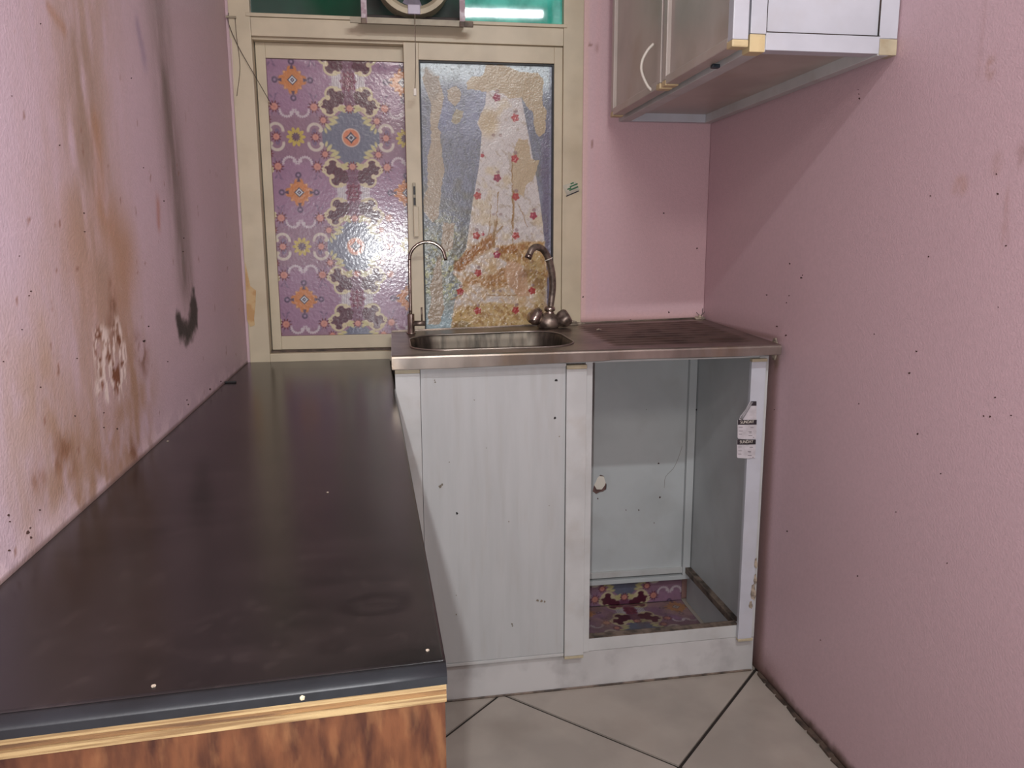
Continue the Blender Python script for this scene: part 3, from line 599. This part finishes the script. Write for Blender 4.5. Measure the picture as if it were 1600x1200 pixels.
pk = bmesh.new()
for (px, py, a, b) in ((1181, 880, 2.5, 14), (1177, 925, 4, 22), (1173, 945, 3, 10), (1180, 905, 2.5, 14)):
    c = onF(px, py, .0165); e1 = onF(px+1, py, .0165)-c; e2 = onF(px, py+1, .0165)-c
    prism([c+e1*math.cos(t)*a*(1+.25*math.sin(3*t))+e2*math.sin(t)*b*.6*(1+.2*math.cos(5*t)) for t in [2*math.pi*j/11 for j in range(11)]], (0, -.0004, 0), pk)
obj('flaked_patch', pk, M['plaster'], pst)
# back panel with a broken hole for a pipe
BY = -.030
bp = bmesh.new(); hc_ = onY(938, 757, BY); outer = [(.42, .122), (1.285, .122), (1.285, .80), (.42, .80)]
rr_ = [1.25*q for q in (.022, .019, .025, .026, .021, .018, .022, .030, .026, .018, .020, .024)]
hole = [(hc_[0]+r*math.cos(2*math.pi*i/12)*.72, hc_[2]-.002+r*math.sin(2*math.pi*i/12)) for i, r in enumerate(rr_)]
vo = [bp.verts.new((x, BY, z)) for x, z in outer]; vh = [bp.verts.new((x, BY, z)) for x, z in hole]
ed = [bp.edges.new((vo[i], vo[(i+1) % 4])) for i in range(4)]+[bp.edges.new((vh[i], vh[(i+1) % 12])) for i in range(12)]
bmesh.ops.triangle_fill(bp, use_beauty=True, edges=ed); r = bmesh.ops.extrude_face_region(bp, geom=list(bp.faces))
for v in [e for e in r['geom'] if isinstance(e, bmesh.types.BMVert)]: v.co.y += .004
bpo = obj('back_panel', bp, M['inner'], cab)
sh = bmesh.new(); prism([(hc_[0]+a*1.3, BY+.001, hc_[2]+b*1.25) for a, b in ((-.014, .014), (-.004, .021), (.010, .019), (.016, .012), (.011, -.003), (.004, -.013), (-.008, -.012), (-.014, -.002))], (0, .002, 0), sh)
obj('broken_shard', sh, M['handle'], bpo)
obj('crack', tube(spline([onY(1066, 697, BY), onY(1060, 715, BY), onY(1052, 732, BY), onY(1040, 745, BY), onY(1038, 762, BY)], 3), .0006, 5), M['cord_pale'], bpo)
specks('screw_hole', [(1089, 640, 2), (1083, 838, 1.8)], lambda a, b: onY(a, b, BY-.0165), cab, 1., 'black')
specks('scuff_marks', [(1029, 724, 1.4), (1031, 777, 1.4), (998, 797, 1), (978, 797, .8), (1022, 817, .7), (934, 779, 1), (1010, 640, .6), (1075, 820, .8)], lambda a, b: onY(a, b, BY-.0003), cab, 1., 'speck')
obj('back_rail', box(.42, 1.288, BY-.010, BY+.006, .106, .124, .001), M['white'], cab)
obj('back_rail', box(.42, 1.288, BY-.014, BY+.006, .086, .0995, .001), M['inner'], cab)
obj('back_post', box(1.2655, 1.2885, BY-.016, BY+.003, .10, .80, .001), M['inner'], cab)
obj('side_panel', box(1.291, 1.297, -.425, BY+.01, .001, .835), M['inner'], cab)
obj('side_rail', box(1.273, 1.291, -.41, BY-.016, .108, .126, .001), M['grime_light'], cab)
obj('side_panel', box(.4035, .4075, -.42, BY+.01, .001, .838), M['white'], cab)
# vinyl offcut on the floor inside and up the wall
_a = onZ(1012, 1000, .006)
def fl_col(u, v, P):
    x = P[:, 0]; w_ = -P[:, 1]; C = film_rgb(x-_a[0]-.006+PC[0], P[:, 1]-_a[1]-.04+PC[1])
    n = fbm(x, w_, 12, 5); lay(C, sm(.5, .72, n)*sm(.30, .12, w_)*.5, (176, 146, 122)); lay(C, sm(.5, .7, fbm(x, w_, 30, 6))*.35, (110, 84, 78)); return C*.86
lino = sheet('vinyl_offcut', (.70, -.425, .0045), (.575, 0, 0), (0, .405, 0), 230, 160, fl_col, M['vinyl_floor'], thick=.002,
      disp=lambda u, v: .006*np.maximum(0, fbm(u, v, 7, 15)-.45)+.02*sm(.04, .0, np.abs(v-.05))*sm(.28, .16, u)*0)
lino['label'] = 'patterned purple vinyl offcut lying on the floor inside the open cabinet bay'; lino['category'] = 'vinyl sheet'
def up_col(u, v, P):
    x = P[:, 0]; return film_rgb(x-_a[0]+PC[0], P[:, 2]-.06-_a[1]+PC[1])*.9
sheet('upstand', (.70, -.018, .0045), (.575, 0, 0), (0, 0, .10), 230, 40, up_col, M['vinyl_floor'], lino, thick=.002)

# ------------------------------------------------------------------ steel sink top
def tilt(x, y, z):
    u_ = (x-.4)/.93; v_ = (y+.49)/.49; return (x, y, z+u_*(.004+.018*max(0, v_)))
SZ = .873
sink = thing('kitchen_sink', (.86, -.25, .84), 'stained stainless steel single-bowl sink top with ribbed drainboard', 'sink')
sx0, sx1, syf, syb = .396, 1.313, -.492, -.003
bx0, bx1, by0, by1 = .441, .838, -.436, -.135
top = bmesh.new()
def rrect(x0, x1, y0, y1, r, n=7):
    o_ = []
    for (cx_, cy_, a0) in ((x1-r, y1-r, 0), (x0+r, y1-r, 90), (x0+r, y0+r, 180), (x1-r, y0+r, 270)):
        for k in range(n+1): a = math.radians(a0+90*k/n); o_.append((cx_+r*math.cos(a), cy_+r*math.sin(a)))
    return o_
# deck: fine grid right of the bowl carries pressed ribs, frame round the bowl is filled
xm = .875
ho = rrect(bx0, bx1, by0, by1, .085); nb = len(ho)
lefto = [(sx0, syf), (xm, syf), (xm, syb), (sx0, syb)]
vo = [top.verts.new((x, y, SZ)) for x, y in lefto]; vh = [top.verts.new((x, y, SZ)) for x, y in ho]
ed = [top.edges.new((vo[i], vo[(i+1) % 4])) for i in range(4)]+[top.edges.new((vh[i], vh[(i+1) % nb])) for i in range(nb)]
bmesh.ops.triangle_fill(top, use_beauty=True, edges=ed)
gx = np.linspace(xm, sx1, 60); gy = np.linspace(syf, syb, 150); G = []
for y in gy:
    row = []
    for x in gx:
        m_ = float(sm(.905, .93, np.array(x))*sm(1.285, 1.262, np.array(x))*sm(-.445, -.43, np.array(y))*sm(-.05, -.07, np.array(y)))
        row.append(top.verts.new((x, y, SZ-.001*m_+.0042*m_*max(0, math.cos((y+.43)*2*math.pi/.040))**2)))
    G.append(row)
for i in range(len(gy)-1):
    for j in range(len(gx)-1): top.faces.new((G[i][j], G[i][j+1], G[i+1][j+1], G[i+1][j])).smooth = True
for v in top.verts: v.co = Vector(tilt(*v.co))
obj('deck', top, M['steel'], sink)
sk = bmesh.new()
def wavy(x): return .0015*math.sin(x*9)+(.002 if x > .9 else 0)
n_ = 40; A_ = []
for i in range(n_+1):
    x = sx0+(sx1-sx0)*i/n_; sec = [(syf, SZ), (syf-.005, SZ-.0025), (syf-.006, SZ-.006), (syf-.006, SZ-.030+wavy(x)+.006*i/n_), (syf-.002, SZ-.032+wavy(x)+.006*i/n_), (syf+.004, SZ-.027+wavy(x)), (syf+.004, SZ-.004)]
    A_.append([sk.verts.new(tilt(x, y, z)) for y, z in sec])
for i in range(n_):
    for j in range(len(A_[0])): k = (j+1) % len(A_[0]); sk.faces.new((A_[i][j], A_[i][k], A_[i+1][k], A_[i+1][j]))
sk.faces.new(A_[0]); sk.faces.new(A_[-1][::-1])
obj('front_skirt', sk, M['steel_skirt'], sink)
obj('side_skirt', box(sx0-.001, sx0+.003, syf, syb, SZ-.03, SZ-.0005, .0005, None, tilt), M['steel_skirt'], sink)
obj('back_lip', box(sx0, sx1, syb-.003, syb, SZ-.006, SZ+.004, .001, None, tilt), M['steel'], sink)
bs = bmesh.new(); rings = []
for (ins, dz, rad) in ((0, 0, .085), (.003, -.004, .083), (.006, -.02, .08), (.014, -.12, .075), (.03, -.145, .07), (.07, -.155, .05), (.14, -.158, .005)):
    i2 = min(ins, .14); q = rrect(bx0+i2, bx1-i2, by0+min(ins, .13), by1-min(ins, .13), max(rad-ins*.3, .004)); rings.append([bs.verts.new(tilt(x, y, SZ+dz)) for x, y in q])
for a, b in zip(rings, rings[1:]):
    for i in range(nb): bs.faces.new((a[i], a[(i+1) % nb], b[(i+1) % nb], b[i]))
bs.faces.new(rings[-1])
bo = obj('basin', bs, M['basin'], sink, smooth=True)
obj('drain', lathe([(.032, 0), (.034, .003), (.02, .002), (.018, -.004)], (.64, -.285, SZ-.155)), M['chrome'], bo)
obj('rim_bead', tube([tilt(x, y, SZ+.0012) for x, y in ho+ho[:1]], .0022, 6, caps=False), M['steel_skirt'], sink, smooth=True)
# ------------------------------------------------------------------ taps
ft = thing('filter_tap', (.4495, -.07, .874), 'slim chrome gooseneck filter tap at the sink\'s left back corner', 'tap')
obj('tap_base', lathe([(.0125, 0), (.0125, .002), (.0095, .004), (.0095, .053), (.008, .0545)], (.4495, -.07, .874)), M['chrome'], ft, smooth=True)
gn = [(.4490, -.07, .926), (.4492, -.07, .98), (.4497, -.07, 1.07)]
for k in range(0, 9): a = math.radians(180-150*k/8); gn.append((.4497+.0485+.0485*math.cos(a), -.07-.006*k/8, 1.074+.0475*math.sin(a)))
gn.append((.5475, -.078, 1.072))
obj('gooseneck', tube(spline(gn, 4), .0044, 12), M['chrome'], ft, smooth=True)
lv = obj('valve_stub', tube([(.458, -.07, .902), (.4875, -.072, .902)], .0072, 14), M['chrome_dull'], ft, smooth=True)
obj('lever', tube([(.479, -.074, .907), (.4788, -.074, .946)], .0022, 8), M['chrome_dull'], lv, smooth=True)
mx = thing('mixer_tap', (.835, -.07, .882), 'dull chrome two-handle mixer tap with swan neck spout behind the bowl', 'tap')
mz = tilt(.835, -.07, SZ)[2]
obj('tap_body', lathe([(.026, 0), (.031, .004), (.034, .014), (.032, .026), (.024, .036), (.012, .042)], (.833, -.07, mz), seg=28), M['chrome_dull'], mx, smooth=True)
obj('collar_nut', lathe([(.009, 0), (.0125, .002), (.0125, .008), (.010, .010), (.0155, .013), (.0155, .020), (.012, .024), (.009, .025)], (.8365, -.07, mz+.036), seg=20), M['chrome'], mx, smooth=True)
sp_ = [P(859, 488, -.07), P(861.5, 470, -.07), P(863.5, 448, -.072), P(862, 425, -.078), P(857, 405, -.088), P(849, 391, -.100), P(839, 386, -.112), P(831, 390, -.122), P(826, 401, -.130)]
spo = obj('spout', tube(spline(sp_, 5), [.0072, .0088, .0096, .0098, .0092, .009, .009, .009, .0082], 16), M['chrome_dull'], mx, smooth=True)
obj('spout_tip', tube([P(827, 398, -.129), P(824.5, 404, -.131)], .0098, 16), M['chrome'], spo, smooth=True)
tie = [Vector(P(857, 405, -.088))+Vector((math.cos(a)*.0102, math.sin(a)*.0102, .004*math.cos(a))) for a in [2*math.pi*i/16 for i in range(17)]]
obj('cable_tie', tube(tie, .0013, 6, caps=False), M['handle'], spo)
obj('handle_knob', lathe([(.007, -.018), (.010, -.006), (.017, .000), (.0235, .012), (.0245, .024), (.015, .031), (.004, .033)], (.804, -.080, mz+.024), (-.72, -.25, .55), seg=36, lobes=3, amp=.12), M['chrome'], mx, smooth=True)
obj('handle_knob', lathe([(.007, -.016), (.011, -.006), (.018, .000), (.0225, .010), (.022, .026), (.016, .032), (.004, .033)], (.863, -.076, mz+.019), (.80, -.15, .50), seg=40, lobes=4, amp=.10), M['chrome_dull'], mx, smooth=True)

# crumbled sealant and mortar
def lump(name, c, rx, ry_, rz_, m, seed, label, cat):
    b = bmesh.new(); bmesh.ops.create_icosphere(b, subdivisions=3, radius=1); rnd = random.Random(seed)
    for v in b.verts:
        k = 1+.35*(math.sin(v.co.x*5+seed)*math.cos(v.co.y*6+seed*2)+.5*math.sin(v.co.z*9+v.co.x*7)); v.co = Vector((v.co.x*rx*k, v.co.y*ry_*k, abs(v.co.z)*rz_*k if v.co.z > -.2 else 0))
    o = obj(name, b, m, None, label=label, category=cat); o.location = c; return o
lump('sealant_lump', (.905, -.018, tilt(.905, -.02, SZ)[2]), .034, .013, .012, M['plaster'], 3, 'crumpled pale sealant lump behind the sink right of the mixer tap', 'sealant')
lump('mortar_crumb', (1.300, -.020, tilt(1.30, -.02, SZ)[2]), .014, .010, .010, M['plaster'], 5, 'pale mortar crumb in the back corner of the drainboard', 'rubble')
lump('sealant_crumb', (.955, -.16, tilt(.955, -.16, SZ)[2]+.001), .006, .004, .003, M['plaster'], 9, 'small pale crumb on the drainboard near the bowl', 'rubble')
mp_ = bmesh.new(); c0 = onR(1212, 545); ring_ = [c0+np.array([-.001, math.cos(a)*.018*(1+.3*math.sin(3*a)), math.sin(a)*.024*(1+.25*math.cos(4*a))]) for a in [2*math.pi*i/14 for i in range(14)]]
prism(ring_, (-.004, 0, 0), mp_); o = obj('mortar_patch', mp_, M['plaster'], None, label='rough mortar patch on the right wall at the sink\'s front corner', category='mortar')
wr2 = thing('wire_scrap', (1.30, -.012, .905), 'tangle of thin dark wire scraps in the corner above the drainboard', 'wire')
for q in ([(1098, 482), (1096, 492), (1080, 499), (1060, 503)], [(1101, 487), (1092, 497), (1075, 500)], [(1088, 488), (1097, 498), (1100, 503)]):
    obj('wire_strand', tube(spline([P(*a, -.008) for a in q]), .0009, 5), M['cord'], wr2)

# ------------------------------------------------------------------ day labels stuck on the open bay's stile
st = thing('day_label_strip', tuple(onF(1166, 716, .019)), 'strip of three white day labels headed SUNDAY on the cabinet\'s right post, top one peeling', 'sticker')
def onS(px, py, off=.0195): return Vector(tuple(onF(px, py, off)))
def quad(pts, th=.0004): return prism([onS(*p) for p in pts], (0, th, 0))
def text(body, c, h, parent, m, wfac=1.):
    cu = bpy.data.curves.new('t', 'FONT'); cu.body = body; cu.size = h; cu.align_x = 'CENTER'; cu.align_y = 'CENTER'; cu.extrude = .0001
    t = bpy.data.objects.new('t', cu); COL.objects.link(t); dg = bpy.context.evaluated_depsgraph_get(); me = bpy.data.meshes.new_from_object(t.evaluated_get(dg)); bpy.data.objects.remove(t)
    mw = Matrix.Translation(c) @ Matrix.Rotation(math.radians(90), 4, 'X') @ Matrix.Diagonal((wfac, 1, 1, 1)); me.transform(mw); me.materials.clear()
    return link('lettering', me, m, parent)
for (yt, yb_, xl, xr) in ((687, 716.5, 1151.5, 1181), (656, 686.5, 1152.5, 1182.5)):
    lab = obj('day_label', quad([(xl, yt), (xr, yt), (xr-1, yb_-1), (xl+(xr-xl)*.5, yb_), (xl+1, yb_-1), (xl, yb_-3)]), M['paper'], st)
    hd = obj('header_band', prism([onS(xl+.5, yt, .0198), onS(xr, yt, .0198), onS(xr-.3, yt+7.5, .0198), onS(xl+.5, yt+7.8, .0198)], (0, .0002, 0)), M['print'], lab)
    cc = onS((xl+xr)/2, yt+3.4, .0201); cc2 = (onS((xl+xr)/2, yt+3.4, .0201)); text('SUNDAY', cc2, .0105, lab, M['handle'], .85)
    gb = bmesh.new()
    for (a, b, l) in ((2, 11, 6), (20, 11.5, 5), (2, 17, 6), (17, 18, 5), (18, 20, 4), (2, 22, 5), (17, 24, 6), (24, 27, 2), (9, 7, 10)):
        q = [(xl+a, yt+b), (xl+a+l, yt+b), (xl+a+l, yt+b+.9), (xl+a, yt+b+.9)]; prism([onS(*p, .0198) for p in q], (0, .0002, 0), gb)
    obj('fine_print', gb, M['print_grey'], lab, kind='stuff')
pl3 = obj('day_label', prism([onS(1172, 627), onS(1182, 627), onS(1182, 656), onS(1155, 656), onS(1157, 650), onS(1165, 640)], (0, .0004, 0)), M['paper'], st)
obj('header_band', prism([onS(1173.5, 627, .0199), onS(1182, 627, .0199), onS(1182, 634, .0199), onS(1172, 634, .0199)], (0, .0002, 0)), M['print'], pl3)
cb = bmesh.new(); A2 = []
for i in range(7):
    t = i/6; a = np.array(onS(1156+(1174-1156)*t, 654-27*t, .0205)); row = []
    for j in range(6): th = j*.55; rr = .004*(1-.4*t)+.001; row.append(cb.verts.new(tuple(a+np.array([rr*math.sin(th)*.9, -rr*(1-math.cos(th)), -rr*math.sin(th)*.5])))) 
    A2.append(row)
for i in range(6):
    for j in range(5): cb.faces.new((A2[i][j], A2[i+1][j], A2[i+1][j+1], A2[i][j+1]))
bmesh.ops.solidify(cb, geom=list(cb.faces), thickness=.0003); obj('curled_corner', cb, M['paper'], pl3, smooth=True)
# clear tape scrap with green print on the window's right jamb
ds = thing('printed_tape_scrap', P(893, 295, -.005), 'small clear tape scrap with green print on the window\'s right jamb', 'sticker')
obj('tape', prism([P(879, 290, -.0045), P(899, 283, -.0045), P(906, 297, -.0045), P(886, 307, -.0045)], (0, -.0003, 0)), M['clear'], ds)
gp = bmesh.new()
for (x, y, l) in ((891, 286.5, 5), (886, 295, 6), (890, 291, 12), (889, 296.5, 14)):
    prism([P(x, y, -.0049), P(x+l, y-l*.42, -.0049), P(x+l+1, y-l*.42+2, -.0049), P(x+1, y+2, -.0049)], (0, -.0002, 0), gp)
obj('green_print', gp, M['green_print'], ds)
gp = bmesh.new(); prism([P(884, 306, -.0049), P(904, 297.5, -.0049), P(905, 299, -.0049), P(885, 307.5, -.0049)], (0, -.0002, 0), gp); obj('print_underline', gp, M['print'], ds)
# brown tape shreds at the left jamb
tp = bmesh.new(); prism([P(383, 410, -.006), P(387, 428, -.006), P(391, 447, -.006), P(400, 454, -.006), P(399, 478, -.006), P(397, 497, -.006), P(398, 508, -.006), P(391, 511, -.006), P(386, 500, -.006), P(384, 450, -.006)], (0, .0008, 0), tp)
obj('tape_shred', tp, M['tape'], None, label='torn brown tape shred on the window frame beside the left wall', category='tape')

# ------------------------------------------------------------------ worktop on the left
HC = .7962
def cx_r(y): return .3881-.0283*y
def yfront(x): return -1.664-.0215*(.434-x)/.31
wt = thing('worktop', (.22, -.85, .70), 'long black laminate worktop on brown plywood along the left wall', 'worktop')
def top_col(u, v, P):
    x, y = P[:, 0], P[:, 1]; C = np.tile(np.array([30., 25, 25]), (len(x), 1)); n = fbm(x, y, 9, 3); n2_ = fbm(x*1.0, y*3.0, 8, 13); n3 = fbm(x, y, 60, 23)
    lay(C, sm(.4, .75, n)*.85, (18, 16, 16)); lay(C, sm(.45, .75, n2_)*.5, (40, 33, 33)); lay(C, sm(.66, .74, n3)*.12, (84, 72, 68))
    lay(C, sm(.05, .0, x)*.5, (60, 60, 62)); lay(C, sm(-.25, -.0, y)*.5, (60, 53, 47))
    for px, py, rx, ry_, wd, k in ((585, 945, .026, .018, .008, .75), (603, 935, .020, .013, .005, .6), (308, 672, .035, .016, .006, .9), (290, 690, .045, .022, .005, .85), (520, 1010, .008, .007, .006, .4), (430, 1005, .008, .007, .006, .35)):
        q = onZ(px, py, HC); r = np.hypot((x-q[0])/rx, (y-q[1])/ry_)+.25*(n3-.5); lay(C, sm(wd/rx*1.6, 0, np.abs(r-1))*k, (20, 16, 17))
    for px, py, w_ in ((300, 860, .03), (420, 750, .04), (200, 1000, .04)):
        q = onZ(px, py, HC); lay(C, np.exp(-(np.hypot(x-q[0], (y-q[1])*.6)/w_)**2)*.4*n3, (60, 50, 49))
    return C
def wtfn(v_): return v_
# top skin follows the skewed outline: painted grid, then bent to shape
ob = sheet('laminate_top', (0, -1.664, HC), (.435, 0, 0), (0, 1.661, 0), 140, 330, lambda u, v, P: np.zeros((len(u), 3)), M['top'], wt, thick=.008)
me = ob.data; co = np.empty(len(me.vertices)*3); me.vertices.foreach_get('co', co); co = co.reshape(-1, 3)
v_ = (co[:, 1]+1.664)/1.661; u_ = co[:, 0]/.435; xr = np.array([cx_r(0)])*0+(.3881-.0283*(-1.664*(1-v_)-.003*v_)); x0_ = -LW*0+LW*(co[:, 1]); x0_ = np.abs(LW*co[:, 1])+.0015
co[:, 0] = x0_+(xr-x0_)*u_; co[:, 1] = co[:, 1]+(1-v_)*(yfront(co[:, 0])+1.664)
me.vertices.foreach_set('co', co.ravel()); C = top_col(None, None, co); me.color_attributes['paint'].data.foreach_set('color', np.hstack([lin(C), np.ones((len(C), 1))]).ravel()); me.update()
ns = bmesh.new(); A_ = []
for i in range(9):
    x = .029+(.4352-.029)*i/8; yf_ = yfront(x); sec = [(yf_+.001, HC-.0002)]
    for k in range(1, 7): a = math.radians(90*k/6); sec.append((yf_-.0155*math.sin(a)**1.0, HC-.0042+.0040*math.cos(a)))
    sec += [(yf_-.0155, HC-.0108), (yf_+.001, HC-.0108)]; A_.append([ns.verts.new((x, y, z)) for y, z in sec])
for i in range(8):
    for j in range(len(A_[0])): k = (j+1) % len(A_[0]); ns.faces.new((A_[i][j], A_[i][k], A_[i+1][k], A_[i+1][j])).smooth = j < 6
ns.faces.new(A_[0]); ns.faces.new(A_[-1][::-1]); obj('rounded_nose', ns, M['nose'], wt)
obj('laminate_edge', prism([(cx_r(-.003)-.001, -.003, HC-.0083), (cx_r(-1.66)-.001, -1.662, HC-.0085), (cx_r(-1.66)-.006, -1.662, HC-.0085), (cx_r(-.003)-.006, -.003, HC-.0085)], (0, 0, -.009)), M['nose'], wt)
def strip(x0, x1, z0, z1, dy, y1=-1.60):
    return prism([(x0, yfront(x0)+dy, z0), (x1, yfront(x1)+dy, z0), (x1, y1, z0), (x0, y1, z0)], (0, 0, z1-z0))
for k, (za, zb, dd, mm) in enumerate(((HC-.0155, HC-.0110, -.0142, 'ply_edge'), (HC-.0200, HC-.0157, -.0134, 'ply_edge2'), (HC-.0262, HC-.0202, -.0140, 'ply_edge'))):
    obj('plywood_ply', strip(.0288, .4345, za, zb, dd), M[mm], wt)
obj('plywood_board', prism([(.003, -.003, HC-.0262), (.0288, -1.598, HC-.0262), (cx_r(-1.598)-.003, -1.598, HC-.0262), (cx_r(0)-.003, -.003, HC-.0262)], (0, 0, .0150)), M['ply_edge'], wt)
cd2 = thing('plywood_cupboard', (.22, -.9, 0), 'brown plywood cupboard carcass under the black worktop', 'cabinet')
obj('end_panel', strip(.0288, .4335, .001, HC-.0265, -.0105, -1.655), M['ply'], cd2)
obj('side_panel', prism([(cx_r(-.49)-.018, -.49, .001), (cx_r(-1.65)-.018, -1.65, .001), (cx_r(-1.65)-.004, -1.65, .001), (cx_r(-.49)-.004, -.49, .001)], (0, 0, HC-.032)), M['ply'], cd2)
obj('back_panel', prism([(.010, -.49, .001), (.030, -1.65, .001), (.042, -1.65, .001), (.022, -.49, .001)], (0, 0, HC-.032)), M['ply'], cd2)
# scraps on the worktop
tw = onZ(361, 598, HC); o = obj('burnt_scrap', box(tw[0]-.014, tw[0]+.012, tw[1]-.006, tw[1]+.005, HC+.0002, HC+.004, .0015), M['black'], None, label='small charred black scrap on the worktop by the left wall', category='scrap')
for px, py, s, lb_ in ((512, 770, 1, 'pale crumb near the middle of the black worktop'), (262, 690, 1.2, 'pale crumb on the worktop close to the left wall'), (668, 1017, 1, 'pale crumb at the worktop\'s front right corner'), (240, 1073, 1.2, 'pale crumb near the worktop\'s front edge at left')):
    q = onZ(px, py, HC); b = bmesh.new(); bmesh.ops.create_icosphere(b, subdivisions=1, radius=.0017*s)
    for v in b.verts: v.co.z = max(v.co.z, -.0008)*.6
    o = obj('crumb', b, M['plaster'], None, label=lb_, category='crumb', group='crumbs on the worktop'); o.location = (q[0], q[1], HC+.0006)
q = onY(474, 1076, -1.6785); b = bmesh.new(); bmesh.ops.create_icosphere(b, subdivisions=1, radius=.0022); obj('paint_drop', b, M['cap2'], wt).location += Vector((q[0], yfront(q[0])-.0158, HC-.007))

# ------------------------------------------------------------------ wall cabinet
uc = thing('wall_cabinet', (1.18, -.42, 1.4500), 'white aluminium-framed wall cabinet with yellowed corner caps on the right wall', 'cabinet')
CX0, CX1, CY0, CY1, CZ, CT = 1.046, 1.3165, -.828, -.004, 1.452, 2.10
T = .030
def rail(name, x0, x1, y0, y1, z0, z1, m='white_clean', par=uc, bev=.0012): return obj(name, box(x0, x1, y0, y1, z0, z1, bev), M[m], par)
rail('bottom_rail', CX0, CX0+T, CY0+.001, CY1, CZ, CZ+.028, 'white')
rail('bottom_rail', CX1-.022, CX1, CY0+.001, CY1, CZ, CZ+T, 'white')
rail('bottom_rail', CX0+T, CX1-.022, CY1-T*.6, CY1, CZ, CZ+T, 'white_clean')
rail('bottom_rail', CX0+T, CX1-.02, CY0, CY0+T, CZ+.003, CZ+T+.003, 'white_clean')
rail('bottom_panel', CX0+T, CX1-.022, CY0+T, CY1-T*.6, CZ+.022, CZ+.028, 'white_stained')
rail('corner_post', CX0, CX0+T, CY0, CY0+T, CZ+.030, CT)
rail('corner_post', CX1-.006-.016, CX1+.0145, CY0, CY0+T, CZ+.030, CT)
rail('corner_cap', CX0-.001, CX0+T-.002, CY0-.001, CY0+T, CZ-.001, CZ+.029, 'cap')
rail('corner_cap', CX1-.020, CX1+.0145, CY0-.001, CY0+T, CZ+.001, CZ+.029, 'cap2')
rail('side_panel', CX0+T, CX1-.020, CY0+.004, CY0+.009, CZ+T+.003, CT, 'white_clean', uc, 0)
rail('panel_seam', CX0+T, CX1-.020, CY0-.0004, CY0+.004, CZ+T+.0032, CZ+T+.0044, 'dirtline', uc, 0)  # dark strips stand in for the shaded gap round the side panel
rail('panel_seam', CX1-.0232, CX1-.0222, CY0-.0004, CY0+.004, CZ+T+.003, CT, 'dirtline', uc, 0)
rail('panel_seam', CX0+T, CX0+T+.0008, CY0-.0004, CY0+.004, CZ+T+.003, CT, 'dirtline', uc, 0)
rail('cabinet_top', CX0, CX1, CY0, CY1, CT, CT+.015, 'white')
rail('corner_post', CX0, CX0+T, CY1-T, CY1, CZ+.012, CT, 'white_stained')
rail('back_panel', CX1-.006, CX1, CY0+T, CY1-T, CZ+.03, CT, 'white', uc, 0)
def udoor(y0, y1, handle):
    d = obj('door', box(1.018, 1.026, y0+.022, y1-.022, CZ+.024, CT), M['white_stained'], uc)
    for a, b in ((y0, y0+.022), (y1-.022, y1)): rail('door_stile', 1.0085, 1.038, a, b, CZ+.017, CT, 'white_clean' if a < -.8 else 'white_stained', d, .002)
    rail('door_rail', 1.0085, 1.038, y0+.022, y1-.022, CZ+.007, CZ+.025, 'white_stained', d, .002)
    for a, b in ((y0-.001, y0+.024), (y1-.024, y1+.001)): rail('corner_cap', 1.0075, 1.0385, a, b, CZ+.004, CZ+.017, 'cap', d, .003)
    if handle:
        hy = y0+.062; pts = [(1.010, hy, 1.452+.012), (1.000, hy+.001, 1.475), (.9885, hy+.002, 1.497), (.9845, hy+.002, 1.515), (.9885, hy+.002, 1.534), (.9995, hy+.001, 1.553), (1.012, hy, 1.566)]
        obj('door_handle', tube(spline(pts), .0034, 10), M['handle'], d, smooth=True)
udoor(-.838, -.470, False); udoor(-.455, -.050, True)
q = obj('hinge_bit', box(1.030, 1.046, -.70, -.688, CZ-.0015, CZ+.006, .002), M['bluebit'], uc)
# grime along the right-hand wall foot
gb = bmesh.new()
for i in range(26):
    y = -.45-.05*i; x = WR+RY*y; prism([(x-.001, y, .0005), (x-.001, y-.052, .0005), (x-.010-.006*random.random(), y-.05, .0005), (x-.009-.008*random.random(), y-.01, .0005)], (0, 0, .003+.004*random.random()), gb)
obj('floor_grime', gb, M['grime'], fb, kind='stuff')
